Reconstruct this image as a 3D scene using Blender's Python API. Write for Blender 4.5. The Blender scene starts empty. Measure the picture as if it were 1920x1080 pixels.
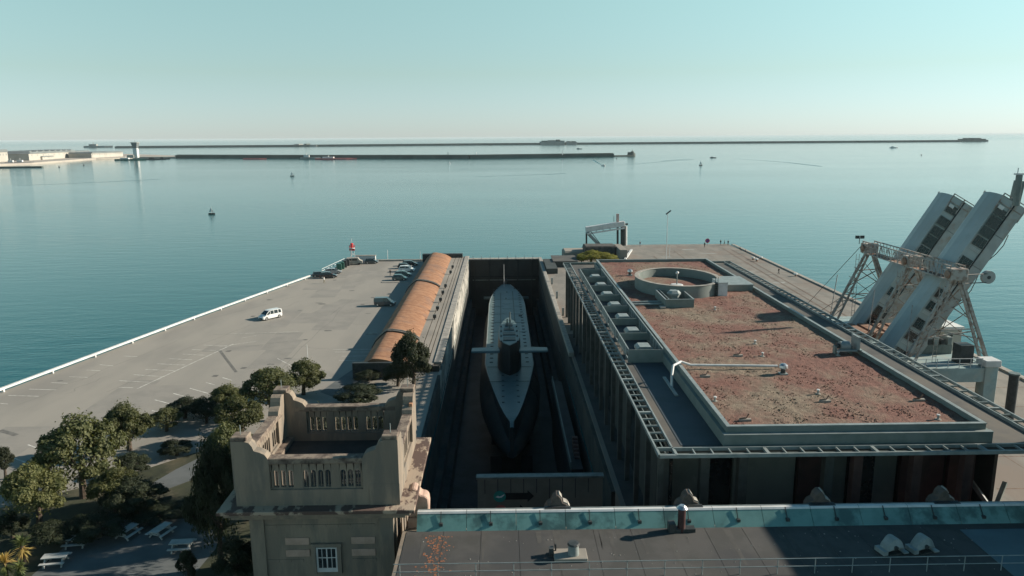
import bpy, bmesh, math, random
from mathutils import Vector, Matrix, noise
R = math.radians
random.seed(7)
sc = bpy.context.scene
COL = sc.collection

# ------------------------------------------------------------------ camera
F = 1400.0; HZ = 36.0; YAW = math.atan(20/F); PITCH = math.atan(283/F); ROLL = R(-0.39)
CAMROT = (Matrix.Rotation(-YAW, 3, 'Z') @ Matrix.Rotation(R(90)-PITCH, 3, 'X') @ Matrix.Rotation(ROLL, 3, 'Z'))
cd = bpy.data.cameras.new('camera'); cam = bpy.data.objects.new('camera', cd); COL.objects.link(cam)
cd.sensor_width = 36; cd.lens = F/1920*36; cd.clip_start = 1; cd.clip_end = 120000
cam.matrix_world = Matrix.Translation((0, 0, HZ)) @ CAMROT.to_4x4()
cd.clip_start = 1
sc.camera = cam

# ------------------------------------------------------------------ sky, sun, exposure
SUN_EL, SUN_AZ = R(24), R(77)          # azimuth measured from +y (away from camera) towards +x
sd = Vector((math.cos(SUN_EL)*math.sin(SUN_AZ), math.cos(SUN_EL)*math.cos(SUN_AZ), math.sin(SUN_EL)))
w = bpy.data.worlds.new('World'); sc.world = w; w.use_nodes = True
nt = w.node_tree; bg = nt.nodes['Background']
sky = nt.nodes.new('ShaderNodeTexSky'); sky.sky_type = 'NISHITA'; sky.sun_disc = False
sky.sun_elevation = SUN_EL; sky.sun_rotation = SUN_AZ; sky.altitude = 0
sky.air_density = 1.0; sky.dust_density = 0.05; sky.ozone_density = 2.0
tc = nt.nodes.new('ShaderNodeTexCoord'); sx = nt.nodes.new('ShaderNodeSeparateXYZ'); nt.links.new(tc.outputs['Generated'], sx.inputs[0])
def sky_mix(lo, hi, a, b):          # smooth colour balance with height above the horizon, the same all round
    mr = nt.nodes.new('ShaderNodeMapRange'); mr.inputs['From Min'].default_value = lo; mr.inputs['From Max'].default_value = hi
    nt.links.new(sx.outputs['Z'], mr.inputs['Value'])
    mx = nt.nodes.new('ShaderNodeMix'); mx.data_type = 'RGBA'; nt.links.new(mr.outputs[0], mx.inputs[0])
    if isinstance(a, tuple): mx.inputs[6].default_value = (*a, 1)
    else: nt.links.new(a, mx.inputs[6])
    mx.inputs[7].default_value = (*b, 1); return mx.outputs[2]
bal = sky_mix(0.0, 0.08, (0.59, 0.76, 1.17), (0.84, 0.90, 0.85))
bal = sky_mix(0.08, 0.20, bal, (1.27, 1.34, 0.95))
bal = sky_mix(0.20, 0.50, bal, (0.42, 0.80, 0.74))
bal = sky_mix(0.50, 1.0, bal, (0.28, 0.56, 0.58))
tint = nt.nodes.new('ShaderNodeMix'); tint.data_type = 'RGBA'; tint.blend_type = 'MULTIPLY'; tint.inputs[0].default_value = 1
nt.links.new(sky.outputs[0], tint.inputs[6]); nt.links.new(bal, tint.inputs[7]); nt.links.new(tint.outputs[2], bg.inputs['Color'])
bg.inputs['Strength'].default_value = 0.084
sl = bpy.data.lights.new('sun', 'SUN'); sun = bpy.data.objects.new('sun', sl); COL.objects.link(sun)
sl.energy = 5.0; sl.angle = R(0.6); sl.color = (1.0, 0.90, 0.76)
sun.rotation_euler = sd.to_track_quat('Z', 'Y').to_euler(); sun.location = (200, 60, 120)
sc.view_settings.view_transform = 'Standard'; sc.view_settings.look = 'None'
sc.view_settings.gamma = 1; sc.view_settings.use_curve_mapping = False; sc.view_settings.exposure = 0.65

# ------------------------------------------------------------------ helpers
# site survey grid: distances were paced out on a grid scaled and offset from world metres; MZ = level of the current section
MZ = None
KX, KY, KO = 1/math.cos(PITCH), 1+math.tan(PITCH)**2, math.tan(PITCH)
def fw(p):
    return Vector(p) if MZ is None else Vector((p[0]*KX, p[1]*KY-KO*(HZ-MZ), p[2]))
def bk(p):
    return Vector(p) if MZ is None else Vector((p[0]/KX, (p[1]+KO*(HZ-MZ))/KY, p[2]))
def at(px, py, z):
    """point of the plane at height z that the photograph shows at pixel (px, py)"""
    d = CAMROT @ Vector(((px-960)/F, -(py-540)/F, -1.0))
    t = (z-HZ)/d.z
    return bk((d.x*t, d.y*t, z))
def dep(p):
    return -(CAMROT.transposed() @ (fw(p)-Vector((0,0,HZ)))).z

def mat(name, c1, c2=None, scale=1.0, rough=0.8, bump=0.0, bscale=8.0, stretch=(1, 1, 1), c3=None, s3=0.1, metal=0.0,
        spec=0.4, lo=0.4, hi=0.62, dist=0.05, rnd=0.0):
    m = bpy.data.materials.new(name); m.use_nodes = True
    t = m.node_tree; N = t.nodes; L = t.links
    b = N['Principled BSDF']; b.inputs['Roughness'].default_value = rough; b.inputs['Metallic'].default_value = metal
    b.inputs['Specular IOR Level'].default_value = spec
    if c2 is None: c2 = tuple(x*0.82 for x in c1)
    g = N.new('ShaderNodeNewGeometry'); mp = N.new('ShaderNodeMapping'); mp.inputs['Scale'].default_value = stretch
    L.new(g.outputs['Position'], mp.inputs['Vector'])
    def noi(s, det=6, r=0.6):
        n = N.new('ShaderNodeTexNoise'); n.inputs['Scale'].default_value = s; n.inputs['Detail'].default_value = det
        n.inputs['Roughness'].default_value = r; L.new(mp.outputs[0], n.inputs['Vector']); return n
    def ramp(src, a, c):
        r = N.new('ShaderNodeMapRange'); r.inputs['From Min'].default_value = a; r.inputs['From Max'].default_value = c
        r.interpolation_type = 'SMOOTHSTEP'; L.new(src, r.inputs['Value']); return r.outputs[0]
    def mix(f, a, c):
        x = N.new('ShaderNodeMix'); x.data_type = 'RGBA'
        if isinstance(f, float): x.inputs[0].default_value = f
        else: L.new(f, x.inputs[0])
        for i, v in ((6, a), (7, c)):
            if isinstance(v, tuple): x.inputs[i].default_value = (*v[:3], 1)
            else: L.new(v, x.inputs[i])
        return x.outputs[2]
    col = mix(ramp(noi(scale).outputs['Fac'], lo, hi), tuple(c1), tuple(c2))
    if c3: col = mix(ramp(noi(s3, 5).outputs['Fac'], 0.48, 0.62), col, tuple(c3))
    if rnd:
        oi = N.new('ShaderNodeObjectInfo'); hs = N.new('ShaderNodeHueSaturation')
        mr = N.new('ShaderNodeMapRange'); mr.inputs['To Min'].default_value = 1-rnd; mr.inputs['To Max'].default_value = 1+rnd
        L.new(oi.outputs['Random'], mr.inputs['Value']); L.new(mr.outputs[0], hs.inputs['Value']); L.new(col, hs.inputs['Color']); col = hs.outputs[0]
    L.new(col, b.inputs['Base Color'])
    if bump:
        bn = N.new('ShaderNodeBump'); bn.inputs['Strength'].default_value = bump; bn.inputs['Distance'].default_value = dist
        L.new(noi(bscale, 8).outputs['Fac'], bn.inputs['Height']); L.new(bn.outputs[0], b.inputs['Normal'])
    return m

def wpos(o):
    v = Vector((0, 0, 0))
    while o: v += o.location; o = o.parent
    return v

class MB:
    def __init__(s): s.v = []; s.f = []; s.mi = []
    def add(s, vs, fs, m=0):
        n = len(s.v); s.v += [tuple(p) for p in vs]; s.f += [tuple(i+n for i in f) for f in fs]; s.mi += [m]*len(fs); return s
    def box(s, x0, x1, y0, y1, z0, z1, m=0):
        return s.add([(x0,y0,z0),(x1,y0,z0),(x1,y1,z0),(x0,y1,z0),(x0,y0,z1),(x1,y0,z1),(x1,y1,z1),(x0,y1,z1)],
                     [(3,2,1,0),(4,5,6,7),(0,1,5,4),(1,2,6,5),(2,3,7,6),(3,0,4,7)], m)
    def beam(s, p, q, w, h=None, m=0, up=(0,0,1)):
        p = Vector(p); q = Vector(q); h = h or w; d = (q-p).normalized(); u = Vector(up)
        if abs(d.dot(u)) > 0.98: u = Vector((1,0,0))
        a = d.cross(u).normalized()*w/2; b = a.cross(d).normalized()*h/2
        vs = [p-a-b, p+a-b, p+a+b, p-a+b, q-a-b, q+a-b, q+a+b, q-a+b]
        return s.add(vs, [(0,1,2,3),(7,6,5,4),(1,0,4,5),(2,1,5,6),(3,2,6,7),(0,3,7,4)], m)
    def cyl(s, p, q, r0, r1=None, n=10, m=0, cap=True):
        p = Vector(p); q = Vector(q); r1 = r0 if r1 is None else r1; d = (q-p).normalized(); u = Vector((0,0,1))
        if abs(d.dot(u)) > 0.98: u = Vector((1,0,0))
        a = d.cross(u).normalized(); b = a.cross(d).normalized()
        ang = [2*math.pi*i/n for i in range(n)]
        vs = [p+(a*math.cos(t)+b*math.sin(t))*r0 for t in ang]+[q+(a*math.cos(t)+b*math.sin(t))*r1 for t in ang]
        fs = [(i, (i+1) % n, n+(i+1) % n, n+i) for i in range(n)]
        if cap: fs += [tuple(range(n))[::-1], tuple(range(n, 2*n))]
        return s.add(vs, fs, m)
    def path(s, pts, r, n=8, m=0):
        for a, b in zip(pts, pts[1:]): s.cyl(a, b, r, r, n, m)
        return s
    def prism(s, pts, a, b, axis='z', m=0):
        n = len(pts)
        mk = {'z': lambda p, t: (p[0], p[1], t), 'y': lambda p, t: (p[0], t, p[1]), 'x': lambda p, t: (t, p[0], p[1])}[axis]
        vs = [mk(p, a) for p in pts]+[mk(p, b) for p in pts]
        fs = [(i, (i+1) % n, n+(i+1) % n, n+i) for i in range(n)]+[tuple(range(n))[::-1], tuple(range(n, 2*n))]
        return s.add(vs, fs, m)
    def loft(s, rings, m=0, cap=True, closed=True):
        n = len(rings[0]); vs = [p for r in rings for p in r]; fs = []
        for k in range(len(rings)-1):
            for i in range(n if closed else n-1):
                j = (i+1) % n; fs.append((k*n+i, k*n+j, (k+1)*n+j, (k+1)*n+i))
        if cap: fs += [tuple(range(n))[::-1], tuple(range((len(rings)-1)*n, len(rings)*n))]
        return s.add(vs, fs, m)
    def rot(s, M):
        s.v = [tuple(M @ Vector(p)) for p in s.v]; return s
    def build(s, name, mats, parent=None, smooth=False, bevel=0, sub=0, local=False, origin=None):
        off = wpos(parent) if (parent and not local) else (fw(origin) if origin is not None else Vector((0,0,0)))
        me = bpy.data.meshes.new(name)
        me.from_pydata([tuple((Vector(p) if local else fw(p))-off) for p in s.v], [], s.f)
        for x in (mats if isinstance(mats, (list, tuple)) else [mats]): me.materials.append(x)
        me.polygons.foreach_set('material_index', s.mi)
        bm = bmesh.new(); bm.from_mesh(me); bmesh.ops.recalc_face_normals(bm, faces=bm.faces)
        if bevel:
            bmesh.ops.bevel(bm, geom=[e for e in bm.edges if len(e.link_faces) == 2 and e.calc_face_angle(0) > 0.4], offset=bevel, segments=1, affect='EDGES')
        bm.to_mesh(me); bm.free()
        if smooth:
            for p in me.polygons: p.use_smooth = True
            me.set_sharp_from_angle(angle=R(38))
        o = bpy.data.objects.new(name, me); COL.objects.link(o)
        if parent: o.parent = parent
        elif origin is not None: o.location = fw(origin)
        if sub:
            md = o.modifiers.new('s', 'SUBSURF'); md.levels = sub; md.render_levels = sub
        return o

def tag(o, label=None, cat=None, group=None, kind=None):
    for k, v in (('label', label), ('category', cat), ('group', group), ('kind', kind)):
        if v: o[k] = v
    return o
def thing(name, loc, label, cat, group=None, rz=0):
    o = bpy.data.objects.new(name, None); COL.objects.link(o); o.location = fw(loc); o.rotation_euler.z = rz
    o.empty_display_size = 0.3
    return tag(o, label, cat, group)
KIDS = {}
def copy_tree(o, parent=None):
    c = o.copy(); COL.objects.link(c); c.parent = parent
    for ch in list(o.children): copy_tree(ch, c)
    return c
def place(c, loc, rz=0, label=None, group=None, scale=None):
    c.location = fw(loc); c.rotation_euler.z = rz
    if label: c['label'] = label
    if group: c['group'] = group
    if scale: c.scale = scale
    return c

# ------------------------------------------------------------------ materials
concrete = mat('quay_concrete', (0.284,0.254,0.215), (0.237,0.215,0.185), 0.12, 0.9, 0.25, 5, c3=(0.310,0.280,0.237), s3=0.035)
tarmac = mat('car_park_surface', (0.302,0.277,0.239), (0.256,0.239,0.210), 0.06, 0.92, 0.2, 9, c3=(0.231,0.214,0.189), s3=0.03, stretch=(1,0.35,1))
paint = mat('line_paint', (0.642,0.621,0.559), (0.393,0.373,0.331), 1.4, 0.8, lo=0.42, hi=0.6)
patchm = mat('tar_patch', (0.12,0.115,0.105), (0.2,0.19,0.17), 1.5, 0.9, lo=0.4, hi=0.7)
jettym = mat('jetty_concrete', (0.232,0.211,0.181), (0.181,0.168,0.146), 0.3, 0.9, 0.3, 3, c3=(0.206,0.168,0.138), s3=0.09, stretch=(1,0.4,1))
railst = mat('rusty_rail', (0.12,0.07,0.045), (0.2,0.13,0.09), 2, 0.8)
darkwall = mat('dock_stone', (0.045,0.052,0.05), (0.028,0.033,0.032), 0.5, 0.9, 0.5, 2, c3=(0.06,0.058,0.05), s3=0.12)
litstone = mat('sunlit_dock_stone', (0.459,0.432,0.378), (0.270,0.257,0.230), 0.7, 0.9, 0.5, 3, c3=(0.135,0.135,0.121), s3=0.25, rnd=0.2)  # paler copy of the dock stone, sunlight put into its colour
floorslab = mat('floor_slab_concrete', (0.11,0.135,0.15), (0.08,0.10,0.115), 0.4, 0.8, rnd=0.12)
dockfloor = mat('dock_floor', (0.025,0.029,0.033), (0.013,0.014,0.016), 0.25, 0.6, 0.2, 3)
coping = mat('coping_stone', (0.357,0.332,0.289), (0.255,0.238,0.212), 1.2, 0.9, 0.3, 6)
whitepaint = mat('white_paint', (0.648,0.648,0.630), (0.540,0.540,0.522), 0.8, 0.5)
terracotta = mat('terracotta_render', (0.318,0.167,0.092), (0.244,0.119,0.063), 0.9, 0.9, 0.5, 5, c3=(0.222,0.126,0.082), s3=0.22)
terra2 = mat('terracotta_joint', (0.294,0.147,0.082), (0.221,0.106,0.061), 1.2, 0.9)
darkmetal = mat('dark_metal', (0.035,0.04,0.04), (0.055,0.06,0.06), 2, 0.5)
steel = mat('grey_green_steel', (0.16,0.19,0.18), (0.12,0.145,0.135), 1.5, 0.5, c3=(0.2,0.22,0.2), s3=0.3)
steel_lt = mat('light_grey_steel', (0.272,0.304,0.296), (0.208,0.240,0.232), 1.2, 0.45)
greypanel = mat('parapet_cladding', (0.170,0.200,0.187), (0.140,0.170,0.157), 0.7, 0.6, c3=(0.187,0.212,0.200), s3=0.2)
membrane = mat('roof_membrane', (0.098,0.093,0.085), (0.072,0.072,0.068), 0.5, 0.85, 0.2, 8, c3=(0.123,0.111,0.093), s3=0.12)
membrane2 = mat('terminal_roof_felt', (0.074,0.071,0.067), (0.056,0.055,0.051), 0.45, 0.85, 0.2, 10, c3=(0.049,0.049,0.049), s3=0.14)
bluemem = mat('blue_grey_membrane', (0.052,0.066,0.077), (0.042,0.056,0.063), 0.4, 0.7)
palemem = mat('pale_blue_membrane', (0.084,0.144,0.162), (0.072,0.120,0.138), 0.3, 0.6)
facade = mat('facade_panel', (0.06,0.065,0.06), (0.045,0.05,0.045), 0.5, 0.7, rnd=0.25)
shade_st = mat('shaded_stone', (0.085,0.07,0.06), (0.12,0.095,0.08), 2, 0.95, 0.4, 8)  # dark tone carries the shade on the gables
frontp = mat('beige_front_panel', (0.20,0.20,0.17), (0.16,0.16,0.14), 0.4, 0.7)
redfac = mat('oxblood_panel', (0.07,0.035,0.032), (0.05,0.028,0.025), 0.6, 0.7)
colm = mat('column_paint', (0.085,0.09,0.085), (0.06,0.065,0.06), 0.8, 0.6)
redcol = mat('red_column', (0.13,0.075,0.065), (0.10,0.055,0.05), 0.8, 0.7)
stone = mat('tower_stone', (0.257,0.209,0.160), (0.203,0.167,0.131), 0.9, 0.9, 0.45, 7, c3=(0.171,0.149,0.122), s3=0.7, stretch=(1,1,0.22))
stone_d = mat('weathered_stone', (0.159,0.123,0.098), (0.246,0.196,0.151), 1.5, 0.95, 0.5, 8, c3=(0.087,0.065,0.054), s3=1.0, lo=0.45, hi=0.55)
cornm = mat('lichen_cornice', (0.368,0.288,0.216), (0.104,0.068,0.056), 1.1, 0.95, 0.5, 8, lo=0.44, hi=0.52, stretch=(1,0.5,1))
pinkst = mat('pink_stone', (0.468,0.323,0.255), (0.391,0.272,0.212), 1.5, 0.9, 0.3, 8)
orangest = mat('orange_stone', (0.55,0.27,0.14), (0.42,0.21,0.12), 2, 0.9, 0.3, 8)
gutterm = mat('pale_green_gutter', (0.141,0.282,0.262), (0.111,0.232,0.217), 0.7, 0.4, c3=(0.060,0.121,0.116), s3=0.35)
glass = mat('dark_glass', (0.015,0.02,0.022), (0.02,0.028,0.03), 1, 0.12, spec=0.7)
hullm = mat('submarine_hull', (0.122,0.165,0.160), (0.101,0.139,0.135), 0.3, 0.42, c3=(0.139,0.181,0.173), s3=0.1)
hulls = mat('submarine_shaded_side', (0.045,0.053,0.053), (0.030,0.036,0.038), 0.4, 0.5, c3=(0.068,0.064,0.060), s3=0.2)
hulld = mat('submarine_black', (0.022,0.024,0.025), (0.03,0.033,0.034), 0.5, 0.45)
gangm = mat('gangway_cladding', (0.371,0.416,0.411), (0.326,0.371,0.366), 0.35, 0.45, c3=(0.326,0.360,0.349), s3=0.15)
gangside = mat('gangway_side', (0.373,0.383,0.368), (0.310,0.321,0.310), 0.6, 0.55, c3=(0.310,0.269,0.228), s3=0.5)
trm = mat('trestle_paint', (0.391,0.365,0.332), (0.255,0.196,0.162), 1.4, 0.7, lo=0.45, hi=0.6)
basem = mat('portal_paint', (0.32,0.42,0.42), (0.27,0.35,0.35), 0.7, 0.5, c3=(0.36,0.4,0.37), s3=0.4)
rustm = mat('rust', (0.2,0.1,0.06), (0.3,0.2,0.15), 1.5, 0.85)
bark = mat('bark', (0.10,0.075,0.055), (0.06,0.045,0.035), 6, 0.95, 0.5, 20)
grass = mat('garden_grass', (0.04,0.045,0.024), (0.025,0.03,0.017), 0.6, 0.95, 0.5, 12, c3=(0.09,0.08,0.05), s3=0.15)
pavement = mat('garden_paving', (0.12,0.13,0.13), (0.095,0.105,0.105), 0.4, 0.9, 0.2, 6)
tablem = mat('picnic_concrete', (0.42,0.43,0.41), (0.34,0.35,0.33), 1.2, 0.85)
rockm = mat('dark_rock', (0.06,0.06,0.055), (0.11,0.1,0.09), 0.8, 0.95, 0.6, 3)
farstone = mat('breakwater_stone', (0.117,0.133,0.117), (0.078,0.091,0.081), 0.02, 0.95)
fartop = mat('breakwater_top', (0.20,0.195,0.175), (0.15,0.15,0.135), 0.05, 0.95)
farwall = mat('cream_wall', (0.428,0.404,0.355), (0.367,0.348,0.306), 0.05, 0.8)
farroof = mat('grey_roof', (0.168,0.189,0.189), (0.140,0.154,0.154), 0.05, 0.7)
fargrey = mat('hazy_grey', (0.3,0.3,0.28), (0.24,0.24,0.22), 0.05, 0.9)
redp = mat('red_paint', (0.6,0.05,0.05), (0.5,0.05,0.05), 1, 0.5)
redfar = mat('faded_red_paint', (0.5,0.14,0.13), (0.42,0.12,0.12), 0.2, 0.6)
skin = mat('skin', (0.5,0.32,0.24), (0.45,0.28,0.2), 3, 0.6)
tyre = mat('tyre_rubber', (0.02,0.02,0.02), (0.025,0.025,0.025), 3, 0.8)
chrome = mat('bright_metal', (0.6,0.6,0.6), (0.5,0.5,0.5), 2, 0.3, metal=0.8)
lampm = mat('headlamp_glass', (0.7,0.7,0.7), (0.6,0.6,0.6), 2, 0.15)
greenb = mat('green_bin', (0.03,0.12,0.09), (0.025,0.1,0.075), 1, 0.5)

def leafmat(name, a, b):
    m = mat(name, a, b, 0.9, 0.62, rnd=0.18, spec=0.25, lo=0.35, hi=0.65)
    t = m.node_tree; p = t.nodes['Principled BSDF']; out = t.nodes['Material Output']
    tr = t.nodes.new('ShaderNodeBsdfTranslucent'); tr.inputs['Color'].default_value = (a[0]*1.6, a[1]*1.7, a[2]*0.9, 1)
    mx = t.nodes.new('ShaderNodeMixShader'); mx.inputs[0].default_value = 0.22
    t.links.new(p.outputs[0], mx.inputs[1]); t.links.new(tr.outputs[0], mx.inputs[2]); t.links.new(mx.outputs[0], out.inputs[0])
    return m
leafA = leafmat('olive_leaf', (0.108,0.112,0.047), (0.061,0.072,0.030))
leafB = leafmat('light_olive_leaf', (0.136,0.136,0.052), (0.072,0.084,0.032))
leafC = leafmat('dark_leaf', (0.041,0.050,0.027), (0.025,0.032,0.018))
leafY = leafmat('yellow_green_leaf', (0.324,0.297,0.068), (0.189,0.189,0.054))
frond = leafmat('straw_frond', (0.45,0.30,0.10), (0.3,0.24,0.08))
frondg = leafmat('green_frond', (0.16,0.18,0.06), (0.1,0.13,0.05))

# planted roof: patches of red and straw coloured sedum
def sedum():
    m = mat('sedum', (0.245,0.19,0.135), (0.185,0.135,0.095), 1.6, 0.95, 0.9, 9, stretch=(1,0.8,1), dist=0.12)
    t = m.node_tree; N = t.nodes; L = t.links; b = N['Principled BSDF']
    base = b.inputs['Base Color'].links[0].from_socket
    g = N.new('ShaderNodeNewGeometry')
    n1 = N.new('ShaderNodeTexNoise'); n1.inputs['Scale'].default_value = 0.13; n1.inputs['Detail'].default_value = 9; n1.inputs['Roughness'].default_value = 0.68
    mp = N.new('ShaderNodeMapping'); mp.inputs['Location'].default_value = (3, 11, 0); mp.inputs['Scale'].default_value = (1, 0.75, 1)
    L.new(g.outputs['Position'], mp.inputs[0]); L.new(mp.outputs[0], n1.inputs['Vector'])
    mr = N.new('ShaderNodeMapRange'); mr.inputs['From Min'].default_value = 0.40; mr.inputs['From Max'].default_value = 0.56; mr.inputs['To Max'].default_value = 0.85; L.new(n1.outputs['Fac'], mr.inputs['Value'])
    n2 = N.new('ShaderNodeTexNoise'); n2.inputs['Scale'].default_value = 3.5; n2.inputs['Detail'].default_value = 6; L.new(g.outputs['Position'], n2.inputs['Vector'])
    rr = N.new('ShaderNodeMix'); rr.data_type = 'RGBA'; rr.inputs[6].default_value = (0.14,0.06,0.048,1); rr.inputs[7].default_value = (0.24,0.10,0.075,1)
    L.new(n2.outputs['Fac'], rr.inputs[0])
    mx = N.new('ShaderNodeMix'); mx.data_type = 'RGBA'; L.new(mr.outputs[0], mx.inputs[0]); L.new(base, mx.inputs[6]); L.new(rr.outputs[2], mx.inputs[7])
    n3 = N.new('ShaderNodeTexNoise'); n3.inputs['Scale'].default_value = 2.2; n3.inputs['Detail'].default_value = 8; n3.inputs['Roughness'].default_value = 0.75
    mp3 = N.new('ShaderNodeMapping'); mp3.inputs['Scale'].default_value = (0.6, 1.6, 1); L.new(g.outputs['Position'], mp3.inputs[0]); L.new(mp3.outputs[0], n3.inputs['Vector'])
    mr3 = N.new('ShaderNodeMapRange'); mr3.inputs['From Min'].default_value = 0.3; mr3.inputs['From Max'].default_value = 0.5; mr3.inputs['To Min'].default_value = 0.6; L.new(n3.outputs['Fac'], mr3.inputs['Value'])
    mu = N.new('ShaderNodeMix'); mu.data_type = 'RGBA'; mu.blend_type = 'MULTIPLY'; mu.inputs[0].default_value = 1
    L.new(mx.outputs[2], mu.inputs[6]); L.new(mr3.outputs[0], mu.inputs[7]); L.new(mu.outputs[2], b.inputs['Base Color'])
    return m
sedumm = sedum()

def watermat():
    m = bpy.data.materials.new('sea_water'); m.use_nodes = True
    t = m.node_tree; N = t.nodes; L = t.links; b = N['Principled BSDF']
    b.inputs['Base Color'].default_value = (0.003, 0.085, 0.095, 1); b.inputs['Roughness'].default_value = 0.08
    b.inputs['IOR'].default_value = 1.33; b.inputs['Specular IOR Level'].default_value = 0.5
    g = N.new('ShaderNodeNewGeometry')
    def wave(s, st, det, rot=0):
        mp = N.new('ShaderNodeMapping'); mp.inputs['Scale'].default_value = st; mp.inputs['Rotation'].default_value = (0, 0, rot)
        n = N.new('ShaderNodeTexNoise'); n.inputs['Scale'].default_value = s; n.inputs['Detail'].default_value = det
        L.new(g.outputs['Position'], mp.inputs[0]); L.new(mp.outputs[0], n.inputs['Vector']); return n
    n1 = wave(0.16, (0.45, 1.5, 1), 5, R(-8)); n2 = wave(0.9, (0.6, 1.3, 1), 4, R(12))
    ma = N.new('ShaderNodeMath'); ma.operation = 'MULTIPLY_ADD'; L.new(n1.outputs[0], ma.inputs[0]); ma.inputs[1].default_value = 2.2; L.new(n2.outputs[0], ma.inputs[2])
    # calmer slicks
    n3 = wave(0.006, (0.5, 1.4, 1), 4, R(10)); mr = N.new('ShaderNodeMapRange'); mr.inputs['From Min'].default_value = 0.35; mr.inputs['From Max'].default_value = 0.65
    mr.inputs['To Min'].default_value = 0.25; mr.inputs['To Max'].default_value = 0.6; L.new(n3.outputs[0], mr.inputs['Value'])
    sp = N.new('ShaderNodeSeparateXYZ'); L.new(g.outputs['Position'], sp.inputs[0])
    mo_ = N.new('ShaderNodeMapRange'); mo_.inputs['From Min'].default_value = 4300; mo_.inputs['From Max'].default_value = 6500; mo_.inputs['To Min'].default_value = 0.12; mo_.inputs['To Max'].default_value = 0.75
    L.new(sp.outputs['Y'], mo_.inputs['Value'])
    bp = N.new('ShaderNodeBump'); L.new(mo_.outputs[0], bp.inputs['Distance']); L.new(mr.outputs[0], bp.inputs['Strength'])
    L.new(ma.outputs[0], bp.inputs['Height']); L.new(bp.outputs[0], b.inputs['Normal'])
    return m
sea_m = watermat()

# ------------------------------------------------------------------ sea and ground
S = 40000
o = MB().add([(-S,-300,-5),(-9.6,-300,-5),(-9.6,220,-5),(-S,220,-5),(11.1,-300,-5),(S,-300,-5),(S,220,-5),(11.1,220,-5),(S,S,-5),(-S,S,-5)],
             [(0,1,2,3),(4,5,6,7),(3,2,7,6,8,9)]).build('sea', sea_m); tag(o, kind='structure')
# the air between the camera and the far shore
hz = MB().box(-S-500, S+500, -500, S+500, -19, 42).build('haze', None or bpy.data.materials.new('haze_air')); tag(hz, kind='stuff')
hm = hz.data.materials[0]; hm.use_nodes = True; hn = hm.node_tree; hn.nodes.remove(hn.nodes['Principled BSDF'])
pv = hn.nodes.new('ShaderNodeVolumePrincipled'); pv.inputs['Color'].default_value = (0.86, 0.97, 1.0, 1); pv.inputs['Density'].default_value = 0.00003
hn.links.new(pv.outputs[0], hn.nodes['Material Output'].inputs['Volume'])

MZ = 0
A1 = at(360,600,0); A2 = at(600,513,0); A0 = at(1,735,0)
A00 = A0 + (A0-A1)*3.0
c3 = at(655,489,0); FAR = 219.0
DX0, DX1, DY0 = -9.5, 11.0, 76.0
left = [(A00.x,A00.y), (A0.x,A0.y), (A1.x,A1.y), (A2.x,A2.y), (c3.x,FAR-2), (-30,FAR+0.5), (DX0-0.4,FAR+0.5), (DX0-0.4,-40), (A00.x,-40)]
o = MB().prism(left, -17.5, 0).build('quay_ground', tarmac); tag(o, kind='structure')
J = [at(1100,475,0), at(1172,459,0), at(1366,457.5,0)]
right = [(DX1+0.4,-40), (DX1+0.4,FAR), (23,FAR+3), (J[0].x,J[0].y), (J[1].x,J[1].y), (J[2].x,J[2].y), (76.9,200), (76.9,120), (76.9,-40)]
o = MB().prism(right, -17.5, 0).build('jetty_ground', jettym); tag(o, kind='structure')
o = MB().box(DX0-0.4, DX1+0.4, -40, DY0-0.2, -17.5, -4.0).build('court_ground', pavement); tag(o, kind='structure')
o = MB().add([(11.9,55,0.01),(45,55,0.01),(45,128,0.01),(14,128,0.01),(14,136,0.01),(11.9,136,0.01)],[tuple(range(6))]).build('hall_shade_sheet', mat('shaded_asphalt',(0.06,0.062,0.06),(0.045,0.048,0.048),0.4,0.9)); tag(o, kind='structure')  # dark sheet standing for the shade on the ground beside the hall
# dry dock: floor, stone side walls with courses, gate at the sea end
dock = thing('dry_dock', (0.7,150,-17), 'deep stone dry dock basin holding the submarine between quay and hall', 'dry dock')
MB().box(DX0-0.3, DX1+0.3, DY0, FAR+1.5, -18, -17).build('floor', dockfloor, dock)
for k in range(8):
    for j in range(3): MB().box(-3.2+j*3.1, -0.15+j*3.1, 80+k*4, 83.9+k*4, -17, -16.93+0.01*((k+j) % 3)).build('floor_slab', floorslab, dock)
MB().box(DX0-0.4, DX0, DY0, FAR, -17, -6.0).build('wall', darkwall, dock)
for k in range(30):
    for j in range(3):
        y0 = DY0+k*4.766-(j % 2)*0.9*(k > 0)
        MB().box(DX0-0.4, DX0-0.02*((k+j) % 2), y0, DY0+(k+1)*4.766-(j % 2)*0.9*(k < 29)-0.03, -5.99+j*1.92, -4.1+j*1.92).build('stone_block', litstone if k > 7 else darkwall, dock)
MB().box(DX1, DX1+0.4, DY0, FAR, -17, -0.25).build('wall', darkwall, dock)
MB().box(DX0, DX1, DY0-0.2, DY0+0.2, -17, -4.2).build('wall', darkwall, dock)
for k in range(14):      # stepped altars
    pass
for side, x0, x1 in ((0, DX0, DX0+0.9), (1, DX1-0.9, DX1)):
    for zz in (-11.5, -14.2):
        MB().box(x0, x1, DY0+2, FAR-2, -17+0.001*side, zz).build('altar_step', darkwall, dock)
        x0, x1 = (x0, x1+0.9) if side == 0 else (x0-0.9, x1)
for k in range(17):
    y0 = 116+k*6.06
    MB().box(-10.6, DX0+0.12, y0, y0+5.98, 0.95, 1.3).build('coping', coping, dock, bevel=0.04)
for k in range(16):
    y0 = 122+k*6.06
    MB().box(DX1-0.1, DX1+0.75, y0, y0+5.98, 0.0, 0.75).build('coping', coping, dock, bevel=0.04)
gate = thing('dock_gate', (0.7,FAR+0.8,-17), 'dark steel gate closing the seaward end of the dry dock', 'dock gate')
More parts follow.
